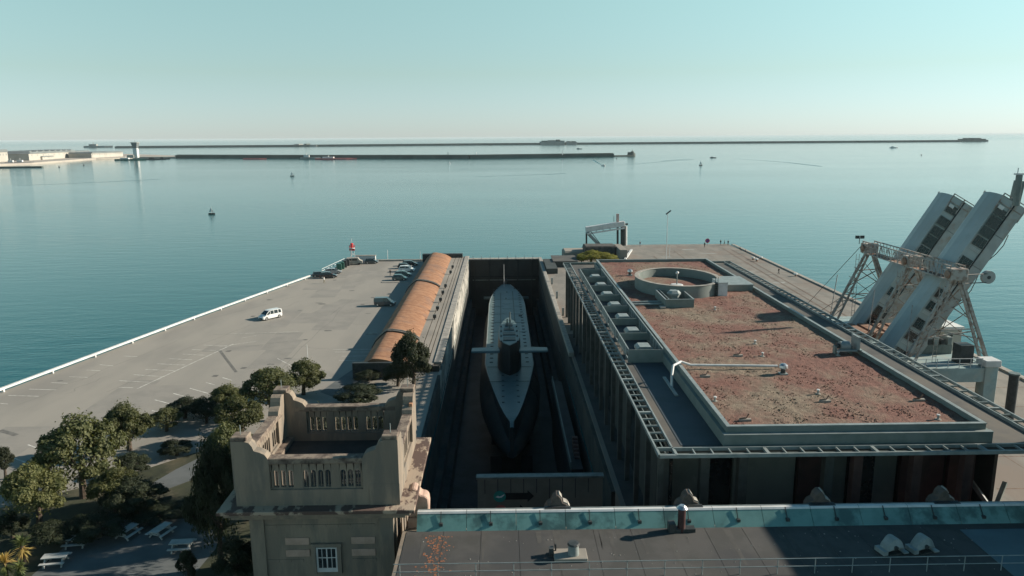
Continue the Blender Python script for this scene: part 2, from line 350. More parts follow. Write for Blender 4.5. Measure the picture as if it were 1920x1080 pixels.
MB().box(DX0, DX1, FAR, FAR+1.6, -17, 0.1).build('gate_wall', hulld, gate)
MB().box(DX0-0.1, DX1+0.1, FAR-0.3, FAR+1.9, 0.1, 0.35).build('gate_deck', coping, gate)
for k in range(8):
    MB().box(DX0+1.2+k*2.5, DX0+1.35+k*2.5, FAR-0.28, FAR-0.14, 0.35, 1.35).build('post', whitepaint, gate)
MB().box(DX0+1, DX1-1, FAR-0.3, FAR-0.1, -6.2, -5.9).build('ledge', steel, gate)
for k in range(5):
    MB().box(DX0+1.5+k*4.2, DX0+1.8+k*4.2, FAR-0.5, FAR, -17, 0.05).build('rib', hulld, gate)
# ledge and lower landing beside the bow
lp = thing('dock_landing', (9.5,110,-17), 'low concrete landing platform along the right wall of the dock near the bow', 'platform')
MB().box(8.6, 10.1, 93, 127, -17, -6).build('landing_slab', dockfloor, lp)
MB().box(8.45, 8.6, 93, 127, -6.1, -5.0).build('parapet', steel, lp)
for k in range(6): MB().box(9.3, 10.0, 96+k*0.6, 96.5+k*0.6, -6, -5.8+k*0.3).build('step', redcol, lp)

# white coping rail on the left quay edge
edge = [Vector(A00), Vector(A0), Vector(A1), Vector(A2)]
qr = thing('quay_barrier', A1, 'long white concrete kerb rail on posts following the left edge of the car park', 'barrier')
for a, b in zip(edge, edge[1:]):
    n = max(1, int((b-a).length/8))
    for k in range(n):
        p = a.lerp(b, k/n); q = a.lerp(b, (k+1)/n)
        MB().beam(p+Vector((0.35,0,0.55)), q+Vector((0.35,0,0.55)), 0.42, 0.32).build('rail', whitepaint, qr)
        MB().box(p.x+0.2, p.x+0.55, p.y-0.15, p.y+0.15, 0, 0.4).build('post', whitepaint, qr)
# tubular rail near the beacon
tr = thing('tubular_railing', A2, 'thin white tubular railing beside the parked cars at the far left quay corner', 'railing')
e0, e1 = at(604,512,0), at(646,492,0)
for h in (0.6, 1.15): MB().cyl(e0+Vector((0,0,h)), e1+Vector((0,0,h)), 0.06).build('rail', whitepaint, tr)
for k in range(7):
    p = e0.lerp(e1, k/6); MB().cyl(p, p+Vector((0,0,1.15)), 0.05).build('post', whitepaint, tr)

# far kerb along the seaward edge of the car park
MB().box(c3.x+3, -23, FAR-0.6, FAR+0.2, 0, 0.45).build('kerb', coping, origin=(-33,FAR,0))
tag(bpy.data.objects['kerb'], 'low stone kerb along the seaward edge of the car park', 'kerb')

# car park markings: thin sheets
def z4(px, py, z=0.004): return at(px, py, z)
marks = MB()
def line(p, q, wd=0.13, z=0.004, M=marks):
    p = Vector((p[0],p[1],z)); q = Vector((q[0],q[1],z)); d = (q-p).normalized(); n = Vector((-d.y,d.x,0))*wd/2
    M.add([p-n, q-n, q+n, p+n], [(0,1,2,3)])
def zl(l, wd=0.13):
    for (a, b), (c, d) in l: line(at(a/4, 600+b/4, 0), at(c/4, 600+d/4, 0), wd)
zl([((1030,515),(1750,180)), ((1490,603),(1590,572))], 0.16)
zl([((895,505),(1000,508)),((895,455),(1115,466)),((1000,410),(1220,424)),((1090,370),(1310,380)),((1180,328),(1390,338)),((1270,290),(1440,298)),
    ((1370,255),(1540,264)),((1440,222),(1620,228)),((1530,188),(1700,196))], 0.12)
zl([((60,565),(290,572)),((220,518),(420,524)),((380,470),(510,474)),((520,425),(660,430)),((750,335),(850,345)),((930,270),(1030,275)),((0,625),(60,630)),((650,375),(760,380))], 0.12)
zl([((1160,598),(1280,630)),((1300,550),(1490,603)),((1425,512),(1560,550)),((1545,468),(1610,487)),((1670,432),(1740,452)),((210,935),(300,970)),((30,1010),(220,1078)),((220,1078),(285,1050)),((1140,680),(1180,688))], 0.16)
for (a, b, c, d) in ((430,626,560,622),(452,634,480,629),(640,668,700,667),(636,676,690,676),(625,655,700,655),(628,660,705,660),(480,715,600,730),(520,672,545,685),(410,650,480,640)):
    line(at(a,b,0), at(c,d,0), 0.1)
tag(marks.build('parking_lines', paint), kind='structure')
pt = MB()
def patch(px, py, wx, wy, z=0.008):
    c = at(px, py, z); n = 9; vs = []
    for i in range(n):
        a = 2*math.pi*i/n; r = random.uniform(0.7,1.1); vs.append((c.x+math.cos(a)*wx*r, c.y+math.sin(a)*wy*r, z))
    pt.add(vs, [tuple(range(n))])
for a in ((604,570,1.0,0.7),(598,568,1.0,0.4),(562,582,0.5,0.3),(690,588,0.7,0.3),(505,562,0.8,0.5),(540,672,0.7,0.4),(508,683,0.7,0.4),(615,620,0.8,0.5),(112,714,0.5,0.3),(660,545,0.9,0.5),(572,637,0.5,0.4)):
    patch(*a)
line(at(412,657,0), at(443,698,0), 0.45, 0.008, pt); line(at(0,807,0), at(31,816,0), 0.7, 0.008, pt)
for (a, b, c, d) in ((640,575,620,590),(400,627,560,624),(460,650,540,640)): line(at(a,b,0), at(c,d,0), 0.09, 0.008, pt)
tag(pt.build('tarmac_patches', patchm), kind='structure')
rp2 = MB(); rq = random.Random(5)
for k in range(26):
    y = rq.uniform(85,205); x = rq.uniform(-60+0.12*(y-90)*1.2, -27); a = rq.choice((0,0.03,-0.25)); wx, wy = rq.uniform(1,5), rq.uniform(1,9)
    c_, s__ = math.cos(a), math.sin(a)
    rp2.add([(x+u*c_-v*s__, y+u*s__+v*c_, 0.002+0.0001*k) for u, v in ((-wx,-wy),(wx,-wy),(wx,wy),(-wx,wy))], [(0,1,2,3)])
tag(rp2.build('asphalt_repairs', mat('asphalt_repair', (0.27,0.25,0.22), (0.235,0.22,0.195), 0.25, 0.92, 0.2, 9)), kind='structure')
for k in range(9):
    x, y = rq.uniform(-55,-28), rq.uniform(100,200)
    dv = MB().box(x-0.4,x+0.4,y-0.4,y+0.4,0.001,0.02).build('drain_cover', patchm, bpy.data.objects['quay_ground'])
jn = MB()
for (a, b, c, d) in ((330,662,470,610),(200,735,420,640),(520,700,660,560),(560,650,620,655),(120,740,200,705),(470,600,560,565),(600,600,690,610),(380,600,700,520),(30,760,330,640)):
    P0, P1 = at(a,b,0), at(c,d,0); n_j = 8; prev = P0
    for k in range(1, n_j+1):
        q_ = P0.lerp(P1, k/n_j)+Vector((rq.uniform(-.5,.5), rq.uniform(-.5,.5), 0)); line(prev, q_, 0.07, 0.006, jn); prev = q_
tag(jn.build('tarmac_cracks', mat('crack', (0.15,0.14,0.125), (0.2,0.19,0.17), 2, 0.95)), kind='structure')
# small island kerbs by the vaulted building
for i, (a, b, c) in enumerate(((686,626,708),(716,530,768))):
    p = at(a, b, 0); q = at(c, b, 0)
    o = MB().box(p.x, q.x, p.y-0.35, p.y+0.35, 0, 0.14).build('kerb_island', coping, origin=(p.x,p.y,0), bevel=0.03)
    tag(o, ('short pale kerb island sticking out from the vaulted shed near the dark evergreen','pale kerb island in front of the nearest parked hatchback')[i], 'kerb island')

# ------------------------------------------------------------------ terrace and vaulted shed
ter = thing('terrace', (-12,165,0), 'raised concrete terrace of long strips between vaulted shed and dry dock', 'terrace')
strips = [(-14.9,-13.35),(-13.2,-12.25),(-12.1,-11.6),(-11.45,-10.65)]
for k, (a, b) in enumerate(strips):
    for j in range(6):
        y0 = 115+j*17.3
        MB().box(a, b, y0, y0+17.25, 0, 1.2-0.02*k).build('slab', concrete, ter)
MB().box(-14.95,-9.7,115,218,0.0,0.9).build('terrace_base', darkwall, ter)
vb = thing('vaulted_shed', (-18.5,158,0), 'long low shed with orange rendered vaulted roof beside the car park', 'shed')
prof = [(-14.4,0),(-14.4,1.25),(-15.1,1.75),(-16.2,2.25),(-17.4,2.6),(-18.6,2.82),(-19.5,2.85),(-20.0,2.62),(-20.8,1.95),(-21.6,1.1),(-22.3,0)]
for y0, y1 in ((113,128.6),(129.4,173.6),(174.4,216.5)):
    MB().prism(prof, y0, y1, 'y').build('vault_roof', terracotta, vb, smooth=True)
for k in range(21):
    y = 114.5+k*5
    if min(abs(y-129),abs(y-174)) < 1: continue
    rbm = MB(); pr_ = prof[1:-1]
    for p, q in zip(pr_, pr_[1:]): rbm.beam((p[0],y,p[1]-0.005), (q[0],y,q[1]-0.005), 0.1, 0.05)
    rbm.build('roof_joint', terra2, vb)
fp = [(x*1.0-(0.12 if x < -18 else -0.12), z+0.22 if z > 0 else 0) for x, z in prof]
for yc in (129, 174):
    MB().prism(fp, yc-0.4, yc+0.4, 'y').build('fire_wall', darkmetal, vb)
    for s in (-0.46, 0.36):
        pts = [(x, z) for x, z in fp[1:-1]]
        m_ = MB()
        for p, q in zip(pts, pts[1:]): m_.beam((p[0],yc+s,p[1]+0.05), (q[0],yc+s,q[1]+0.05), 0.12, 0.14)
        m_.build('wall_coping', coping, vb)
MB().box(-22.8,-11.2,216.6,218.2,0,2.3).build('end_wall', darkmetal, vb)
MB().box(-22.4,-14.2,112.2,112.9,0,2.4).build('end_wall', darkmetal, vb)
lb = [(1795,250),(1780,290),(1742,395),(1722,445),(1705,500),(1682,565),(1660,630)]
for i, (a, b) in enumerate(lb):
    p = at(400+a/4, 440+(b+6)/4, 1.2)
    pos = ('farthest','second farthest','third farthest','middle','third nearest','second nearest','nearest')[i]
    t = thing('service_box', p, 'small dark service box on a post on the concrete terrace, %s of the seven' % pos, 'service box', 'service boxes along the terrace')
    MB().box(-0.32,0.32,-0.25,0.25,0.35,0.95).build('cabinet', darkmetal, t, local=True)
    MB().box(-0.12,0.12,-0.12,0.12,0,0.35).build('post', darkmetal, t, local=True)
# ragged bush and rubble on the dock edge
MZ = -5.3
# ------------------------------------------------------------------ submarine
SX, ZD = 1.3, -5.3
sub = thing('submarine', (SX,156,-17), 'grey nuclear submarine lying in the dry dock with sail planes spread', 'submarine')
def hull_ring(y):
    # t from bow (107) to stern (216)
    hw = 5.5; zc = ZD-4.6
    if y < 136: k = max(0.02, (y-106)/30); f = math.sin(k*math.pi/2)**0.75
    elif y > 176: k = max(0.02, (217-y)/41); f = math.sin(k*math.pi/2)**0.8
    else: f = 1
    r = hw*f
    if y < 136: dwf = min(1, max(0.02, (y-108)/27))**0.7
    elif y > 184: dwf = max(0.25, 1-((y-184)/25)**2*0.75)
    else: dwf = 1
    dw = min(4.5*dwf, r*0.99+0.02)
    zt = ZD if y > 108 else ZD-0.4
    top = zc+math.sqrt(max(0.0001, r*r-min(dw, r*0.98)**2))
    pts = []
    pts += [(-dw*0.97, zt), (0, zt+0.12), (dw*0.97, zt), (dw, zt-0.12)]
    a0 = math.acos(min(1, min(dw,r*0.98)/r))
    if f < 0.999 and top > zt-0.15: zc2 = zc-(top-zt+0.15)
    else: zc2 = zc
    for i in range(15):
        a = a0-(math.pi+2*a0)*i/14
        pts.append((r*math.cos(a), zc2+r*math.sin(a)))
    pts.append((-dw, zt-0.12))
    return [(SX+x, y, z) for x, z in pts]
ys = [107,108.5,110,112,115,118,122,126,131,136,145,155,165,176,184,190,195,200,204,207,209]
ho = MB().loft([hull_ring(y) for y in ys]).build('hull', [hullm, hulls], sub, smooth=True)
for po in ho.data.polygons: po.material_index = 0 if po.center.z+wpos(sub).z > ZD-0.3 else 1  # darker below the deck: shade on the hull sides put into the colour
for s in (0, 2):
    ep = [hull_ring(y)[s] for y in ys[2:]]
    MB().path([(a, b, c+0.03) for a, b, c in ep], 0.07, 6).build('deck_edge', steel_lt, sub)
for y in (126,134,158,166,174,182,190):
    r_ = hull_ring(y); m_ = MB()
    for p, q in zip(r_[3:8], r_[4:9]): m_.beam((p[0]+.01,y,p[2]), (q[0]+.01,y,q[2]), 0.08, 0.05)
    m_.build('hull_seam', hulld, sub)
    MB().beam((SX-3.9,y,ZD+0.09),(SX+3.9,y,ZD+0.09),0.05,0.04).build('deck_seam', hulld, sub)
for k in range(34):
    y = 116+k*2.6
    for s in (-1,1): MB().box(SX+s*3.3-0.3 if y > 136 else SX+s*1.2-0.2, SX+s*3.3+0.3 if y > 136 else SX+s*1.2+0.2, y, y+0.35, ZD+0.03, ZD+0.11).build('flood_hole', hulld, sub)
# dark stern cone behind the casing
st = []
for y, r in ((203,3.4),(207,2.7),(211,1.7),(214.5,0.8),(215.5,0.3)):
    st.append([(SX+r*math.cos(a), y, ZD-4.6+r*math.sin(a)*1.0) for a in [2*math.pi*i/16 for i in range(16)]])
MB().loft(st).build('stern_cone', hulld, sub, smooth=True)
MB().prism([(208.5,ZD-9),(213,ZD-9),(212.6,ZD+1.2),(210,ZD+1.2)], SX-0.25, SX+0.25, 'x').build('rudder', hulld, sub, bevel=0.08)
for s in (-1, 1):
    MB().prism([(SX+s*1.2,211),(SX+s*6.4,211.3),(SX+s*6.4,213.3),(SX+s*1.0,214)], ZD-4.8, ZD-4.4).build('stern_plane', hullm, sub)
for k in range(7):
    a = 2*math.pi*k/7
    M_ = MB().add([(-0.25,0,0.3),(0.25,0.25,0.3),(0.75,0.5,2.0),(0.1,0.3,2.6),(-0.55,-0.1,1.9)], [(0,1,2,3,4)])
    M_.add([(-0.25,0.1,0.3),(0.25,0.35,0.3),(0.75,0.6,2.0),(0.1,0.4,2.6),(-0.55,0.0,1.9)], [(4,3,2,1,0)])
    M_.rot(Matrix.Translation((SX,215.9,ZD-4.6)) @ Matrix.Rotation(a,4,'Y')).build('propeller_blade', hulld, sub)
# sail
def sail_ring(z, y0, y1, hw):
    n = 12; pts = []
    for i in range(n+1):
        t = i/n; y = y0+(y1-y0)*t
        wv = hw*min(1, math.sin(min(1, t*3.2)*math.pi/2)**0.6+0.05)*min(1, math.sin(min(1, (1-t)*2.0+0.02)*math.pi/2)**0.7)
        pts.append((wv, y))
    return [(SX+a, y, z) for a, y in pts]+[(SX-a, y, z) for a, y in reversed(pts)]
MB().loft([sail_ring(ZD-0.1,129,150.5,2.15), sail_ring(ZD+3,129.2,150,2.05), sail_ring(ZD+5.4,129.6,149.5,1.9)]).build('sail', hulld, sub, smooth=True)
MB().loft([sail_ring(ZD+5.402,129.7,149.3,1.86), sail_ring(ZD+5.5,129.8,149.2,1.8)]).build('sail_top', hullm, sub, smooth=True)
for y0, y1, hw in ((132.5,134.6,1.1),(136,138,1.15),(139.4,141,0.95),(142.4,144.2,0.75)):
    MB().box(SX-hw, SX+hw, y0, y1, ZD+5.5, ZD+5.62).build('sail_hatch', hulld, sub)
for y in (131.5,135.2,138.6,141.8):
    for s in (-1,1): MB().box(SX+s*1.45-0.14, SX+s*1.45+0.14, y, y+0.9, ZD+5.5, ZD+5.66).build('cleat', hulld, sub)
for x, y, h in ((0.25,145.2,2.2),(-0.3,143.5,1.2),(0.1,140.2,0.9)):
    MB().cyl((SX+x,y,ZD+5.5), (SX+x,y,ZD+5.5+h), 0.16, 0.12).build('mast', steel, sub)
for s in (-1, 1):
    p0 = SX+s*1.7; p1 = SX+s*6.7
    MB().loft([[(p0,131.2,ZD+3.6),(p0,131.6,ZD+3.85),(p0,134.6,ZD+3.75),(p0,134.8,ZD+3.6),(p0,131.6,ZD+3.4)],
               [(p1,131.5,ZD+3.6),(p1,131.8,ZD+3.78),(p1,134.0,ZD+3.72),(p1,134.2,ZD+3.6),(p1,131.8,ZD+3.42)]]).build('sail_plane', hullm, sub)
for x, y0, y1 in ((-1.55,152,197),(1.6,147,199)):
    MB().box(SX+x-0.09, SX+x+0.09, y0, y1, ZD+0.1, ZD+0.27).build('deck_rail', hulld, sub)
for x, y, wd in ((-2.4,203,0.35),(2.2,203,0.35),(0.1,198,0.3),(3.0,172,0.8),(-0.2,190,0.4)):
    MB().box(SX+x-wd/2, SX+x+wd/2, y, y+1.1, ZD+0.05, ZD+0.2).build('deck_fitting', hulld, sub)
for k in range(8):
    MB().cyl((SX,154+k*5.2,ZD+0.11), (SX,154+k*5.2,ZD+0.16), 1.1, n=20).build('missile_hatch', hullm, sub)
MB().cyl((SX-0.6,206,ZD), (SX-0.6,207,ZD+6.2), 0.08, 0.05).build('flagstaff', whitepaint, sub)
for k in range(9):
    y = 116+k*10.5
    for s in (-1,1): MB().box(SX+s*2.4-0.9, SX+s*2.4+0.9, y, y+1.4, -17, ZD-9.0).build('keel_block', dockfloor, sub)

MZ = 1.0
# ------------------------------------------------------------------ sign wall at the head of the dock
sw = thing('sign_wall', (4,75,0), 'dark concrete wall with fish emblem and arrow sign in front of the dock', 'wall')
SWY, SWT = 75.0, 1.75
xa, xb = at(895,900,SWT).x, at(1131,897,SWT).x
MB().box(xa, xb, SWY, SWY+0.6, -4, SWT).build('wall', frontp, sw)
MB().box(xa-0.1, xb+0.1, SWY-0.12, SWY+0.7, SWT, SWT+0.22).build('coping', steel, sw)
for k in range(9): MB().box(xa+0.7+k*1.3, xa+0.78+k*1.3, SWY-0.03, SWY-0.004, SWT-1.6-0.6*(k % 2), SWT).build('drip_stain', darkmetal, sw)
sg = thing('arrow_sign', (-0.2,SWY,0), 'dark arrow sign with teal fish emblem reading L\'Océan du futur', 'sign')
tealm = mat('teal_sign', (0.03,0.30,0.27), (0.025,0.26,0.23), 1, 0.5); blackm = mat('black_sign', (0.012,0.014,0.016), (0.015,0.017,0.02), 1, 0.5)
wsign = mat('white_lettering', (0.8,0.8,0.8), (0.75,0.75,0.75), 1, 0.6)
def arrow(cx, cz, wdt, sgo, em, word, word2):
    yy = SWY-0.05
    MB().cyl((cx,yy,cz), (cx,yy-0.05,cz), 0.62, n=28).build('emblem_disc', em, sgo)
    MB().prism([(cx+0.5,cz-0.36),(cx+wdt-0.65,cz-0.36),(cx+wdt-0.65,cz-0.66),(cx+wdt,cz),(cx+wdt-0.65,cz+0.66),(cx+wdt-0.65,cz+0.36),(cx+0.5,cz+0.36)], yy-0.035, yy+0.005, 'y').build('arrow_plate', blackm, sgo)
    fs = [(cx-0.42,cz-0.05),(cx-0.1,cz-0.16),(cx+0.2,cz-0.1),(cx+0.34,cz+0.02),(cx+0.5,cz+0.2),(cx+0.4,cz+0.24),(cx+0.2,cz+0.1),(cx,cz+0.02),(cx-0.2,cz+0.1)]
    MB().prism(fs, yy-0.06, yy-0.052, 'y').build('fish_mark', wsign, sgo)
    for txt, sz, dz in ((word, 0.34, 0.0), (word2, 0.2, -0.27)):
        if not txt: continue
        cu = bpy.data.curves.new('t', 'FONT'); cu.body = txt; cu.size = sz; to = bpy.data.objects.new('t', cu); COL.objects.link(to)
        dg = bpy.context.evaluated_depsgraph_get(); me = bpy.data.meshes.new_from_object(to.evaluated_get(dg)); bpy.data.objects.remove(to)
        me.materials.clear(); me.materials.append(wsign)
        ob = bpy.data.objects.new('lettering', me); COL.objects.link(ob); ob.parent = sgo
        ob.rotation_euler = (R(90), 0, 0); ob.location = Vector((cx+0.7, yy-0.042, cz+dz+(-0.02)))-sgo.location
arrow(at(937,933,0).x*SWY/at(937,933,0).y, 36-(933-258)*SWY/F, 3.45, sg, tealm, "L'Océan du futur", "The ocean of the future")
sg2 = thing('arrow_sign', (-0.2,SWY,-2), 'second dark arrow sign below the fish sign, half hidden by the gutter', 'sign')
arrow(-0.3, -1.75, 2.6, sg2, redfar, "", "")

MZ = 11.5
# ------------------------------------------------------------------ museum hall (right)
CX0, CX1, CY0, CY1, CZ = 12.2, 45.3, 58.0, 147.0, 11.0
hall = thing('museum_hall', (28,100,0), 'large flat roofed hall with red planted roof and steel canopy edge beside the dock', 'building')
MB().box(CX0+1.45, CX1-1.45, CY0+1.45, CY1-1.2, 10.45, 10.9).build('roof_slab', membrane, hall)
MB().box(14.4, 17.75, CY0+2.2, 140, 10.902, 10.93).build('roof_channel', bluemem, hall)
# truss edge: two rails and rungs
def ladder(p, q, inward, nr, w=1.3):
    p = Vector(p); q = Vector(q); iv = Vector(inward)*w
    MB().beam(p, q, 0.14, 0.3).build('edge_rail', steel_lt, hall)
    MB().beam(p+iv, q+iv, 0.12, 0.3).build('edge_rail', steel_lt, hall)
    MB().beam(p+iv*0.5+Vector((0,0,-0.12)), q+iv*0.5+Vector((0,0,-0.12)), 0.08, 0.1).build('edge_rail', steel, hall)
    for k in range(nr+1):
        a = p.lerp(q, k/nr); big = k % 6 == 0
        d = (q-p).normalized()*0.4
        MB().beam(a, a+iv, 0.26 if big else 0.1, 0.22 if big else 0.16).build('bracket' if big else 'rung', steel_lt, hall)
ladder((CX0,CY0,CZ), (CX1,CY0,CZ), (0,1,0), 23)
ladder((CX0,CY0,CZ), (CX0,CY1,CZ), (1,0,0), 58)
ladder((CX1,CY0,CZ), (CX1,CY1,CZ), (-1,0,0), 58)
MB().beam((CX0,CY1,CZ), (CX1,CY1,CZ), 0.3, 0.4).build('edge_rail', steel, hall)
# raised planted roof with stepped parapet
PX0, PX1, PY0, PY1, PT = 18.1, 39.2, 60.2, 142.2, 12.5
def wallbox(name, x0, x1, y0, y1, z0, z1, m=greypanel): return MB().box(x0, x1, y0, y1, z0, z1).build(name, m, hall)
for nm, a in (('parapet',(PX0,PX1,PY0,PY0+0.25)),('parapet',(PX0,PX1,PY1-0.25,PY1)),('parapet',(PX0,PX0+0.25,PY0+0.25,PY1-0.25)),('parapet',(PX1-0.25,PX1,PY0+0.25,PY1-0.25))):
    wallbox(nm, *a, 11.2, PT)
for a in ((PX0-0.05,PX1+0.05,PY0-0.05,PY0+0.3),(PX0-0.05,PX1+0.05,PY1-0.3,PY1+0.05),(PX0-0.05,PX0+0.3,PY0+0.301,PY1-0.301),(PX1-0.3,PX1+0.05,PY0+0.301,PY1-0.301)):
    MB().box(*a, PT+0.001, PT+0.06).build('parapet_cap', steel_lt, hall)
wallbox('plinth', PX0-0.35, PX1+0.35, PY0-0.45, PY1+0.3, 10.95, 11.95)
MB().box(PX0-0.38, PX1+0.38, PY0-0.48, PY0-0.02, 11.952, 12.0).build('plinth_cap', steel_lt, hall)
# planted surface as a fine uneven sheet
def sheet(x0, x1, y0, y1, z, nx, ny, amp):
    m_ = MB(); vs = []; fs = []
    for j in range(ny+1):
        for i in range(nx+1):
            x = x0+(x1-x0)*i/nx; y = y0+(y1-y0)*j/ny
            h = noise.fractal(Vector((x*0.9,y*0.9,3.3)), 0.8, 2.1, 5)
            vs.append((x, y, z+amp*h))
    for j in range(ny):
        for i in range(nx):
            a = j*(nx+1)+i; fs.append((a,a+1,a+nx+2,a+nx+1))
    return m_.add(vs, fs)
pl = sheet(PX0+0.26, PX1-0.26, PY0+0.26, PY1-0.26, 12.05, 110, 330, 0.055).build('planting', sedumm, hall, smooth=False)
tf = MB()
for k in range(9000):
    x = random.uniform(PX0+0.5, PX1-0.5); y = PY0+0.5+(PY1-PY0-1)*random.random()**1.4
    if noise.noise(Vector((x*0.35,y*0.35,9))) < -0.05: continue
    r = random.uniform(0.05,0.16); h = random.uniform(0.05,0.13); a = random.random()*6.28; zb = 12.03
    vs = [(x+r*math.cos(a+i*2.09), y+r*math.sin(a+i*2.09), zb) for i in range(3)]+[(x+random.uniform(-.05,.05), y, zb+h)]
    tf.add(vs, [(0,1,3),(1,2,3),(2,0,3)])
tag(tf.build('sedum_tufts', sedumm, hall), kind='stuff')
# far border of the planted roof
# columns and facade
for k in range(18):
    y = 60.5+k*5.05
    MB().box(12.7, 13.15, y, y+0.4, 0, 10.4).build('column', colm, hall)
for k in range(13):
    y = 61+k*5.05
    MB().box(13.9, 14.1, y+0.35, y+4.7, 0.2, 10.4).build('facade_panel', facade if k % 3 else glass, hall)
MB().box(13.6, 44, CY0+3.4, 128, 10.0, 10.44).build('ceiling', membrane, hall)
MB().box(14.12, 43.0, 127.0, 127.4, 0, 10.0).build('rear_wall', facade, hall)
MB().box(43.01, 43.3, 64, 127.4, 0, 10.0).build('side_wall', facade, hall)
fx = [14.2,17.0,19.8,22.3,25.5,28.2,30.0,32.2,34.4,36.6,38.6,41]
for k in range(11):
    a, b = fx[k], fx[k+1]
    MB().box(a+0.06, b-0.06, 63.4+0.5*(k % 2), 63.8+0.5*(k % 2), 0, 10.0).build('front_panel', (frontp, glass, frontp, frontp, redfac)[k % 5] if k < 8 else redfac, hall)
for x, m_ in ((13.0,colm),(16.4,colm),(19.6,colm),(26.8,colm),(29.2,redcol),(34.2,redcol),(38.5,redcol)):
    MB().box(x, x+0.75, 61.2, 61.95, 0, 9.5).build('front_column', m_, hall)
    MB().box(x-0.08, x+0.83, 61.1, 62.05, 9.5, 9.62).build('column_cap', pinkst, hall)
MB().beam((40.8,61.5,0),(44.6,64.5,5.0),0.35).build('brace', steel, hall); MB().beam((44.6,61.5,0),(41.5,64.5,5.2),0.35).build('brace', steel, hall)
MB().box(44.2,44.9,60.5,61.1,0,10.4).build('column', colm, hall)
# service trough with seven fans
tr_ = thing('fan_enclosure', (16,108,11), 'long open grey green enclosure holding seven roof fans along the left roof edge', 'enclosure')
EX0, EX1, EY0, EY1, EZ = 13.95, 17.75, 82.4, 132.6, 12.45
MB().box(EX0, EX1, EY0-0.08, EY0, 10.94, EZ).build('end_panel', greypanel, tr_)
MB().box(EX0, EX1, EY1, EY1+0.08, 10.94, EZ).build('end_panel', greypanel, tr_)
for x in (EX0, EX1):
    MB().box(x-0.06, x+0.06, EY0, EY1, EZ, EZ+0.09).build('top_rail', steel_lt, tr_)
    MB().box(x-0.05, x+0.05, EY0, EY1, 11.35, 11.43).build('low_rail', steel_lt, tr_)
    for k in range(36):
        y = EY0+k*(EY1-EY0)/35
        MB().box(x-0.05, x+0.05, y-0.05, y+0.05, 10.94, EZ-0.002).build('post', steel_lt, tr_)
        if k < 35 and k % 5: MB().box(x-0.015, x+0.015, y+0.3, y+1.1, 11.45, EZ-0.1).build('infill_panel', steel_lt, tr_)
bay = (EY1-EY0)/7
for k in range(1, 7): MB().box(EX0+0.07, EX1-0.07, EY0+k*bay-0.06, EY0+k*bay+0.06, 11.5, EZ-0.05).build('cross_panel', greypanel, tr_)
def fan_local(parent):
    MB().box(-0.85,0.85,-0.85,0.85,0,0.75).build('duct', steel, parent, local=True)
    MB().prism([(-0.95,0.75),(-0.95,0.98),(-0.6,1.28),(0.6,1.28),(0.95,0.98),(0.95,0.75)], -0.95, 0.95, 'y').build('hood', steel_lt, parent, local=True)
    MB().cyl((-0.9,0.1,0.4),(-1.9,0.3,0.3),0.28,n=12).build('side_pipe', steel_lt, parent, local=True)
ordn = ['nearest','second nearest','third nearest','middle','third farthest','second farthest','farthest']
f0 = thing('roof_fan', (0,0,0), 'x', 'roof fan', 'roof fans in the enclosure'); fan_local(f0)
for k in range(7):
    f = f0 if k == 0 else copy_tree(f0)
    place(f, (16.15, EY0+(k+0.5)*bay-0.9, 10.94), 0, 'hooded grey roof fan in the long enclosure, %s of the seven' % ordn[k])
# circular parapet
dr = thing('circular_parapet', (27.6,112.5,12), 'large circular grey parapet ring with planting inside near the far end of the roof', 'parapet ring')
def ell(rx, ry, z, n=72): return [(27.6+rx*math.cos(2*math.pi*i/n), 117.4+ry*math.sin(2*math.pi*i/n), z) for i in range(n)]
MB().loft([ell(6.5,7.9,11.9), ell(6.5,7.9,13.9), ell(6.0,7.4,13.9), ell(6.0,7.4,12.2)], cap=False).build('ring_wall', greypanel, dr, smooth=True)
MB().loft([ell(6.56,7.96,13.902), ell(6.56,7.96,13.96), ell(5.94,7.34,13.96), ell(5.94,7.34,13.902)], cap=False).build('ring_coping', coping, dr)
MB().add(ell(6.0,7.4,12.55), [tuple(range(72))]).build('ring_bed', sedumm, dr)
MB().cyl((27.6,117.4,12.55),(27.6,117.4,12.65),1.0,0.9,20).build('sensor_base', whitepaint, dr)
MB().cyl((27.6,117.4,12.6),(27.6,117.4,14.3),0.09).build('sensor_post', steel_lt, dr)
o = MB(); 
for i in range(5): pass
MB().loft([[(27.6+r*math.cos(a), 117.4+r*math.sin(a), z) for a in [2*math.pi*i/10 for i in range(10)]] for r, z in ((0.05,14.28),(0.24,14.4),(0.28,14.55),(0.18,14.72),(0.03,14.78))]).build('sensor_head', whitepaint, dr, smooth=True)
MB().box(28.4,30.6,111.4,112.0,12.55,13.1).build('bench_duct', steel_lt, dr, bevel=0.05)
bx = thing('stair_box', (33.6,108,12), 'white rendered stair hatch with ladder attached to the circular parapet', 'stair hatch')
MB().box(32.3,33.7,111.2,114.5,12.0,14.05).build('hatch_wall', whitepaint, bx); MB().box(32.25,33.75,111.15,114.55,14.05,14.12).build('hatch_cap', steel_lt, bx)
for x in (31.75,32.15): MB().box(x,x+0.06,111.05,111.12,12,15).build('ladder_rail', darkmetal, bx)
for k in range(8): MB().box(31.8,32.15,111.06,111.1,12.2+k*0.33,12.24+k*0.33).build('ladder_rung', darkmetal, bx)
rb = thing('roof_light', (36.4,118,12), 'pale flat topped roof box to the right of the circular parapet', 'roof box')
MB().box(34.4,38.7,114.6,121.4,12.0,12.95).build('box_wall', greypanel, rb); MB().box(34.3,38.8,114.5,121.5,12.95,13.1).build('box_lid', steel_lt, rb)
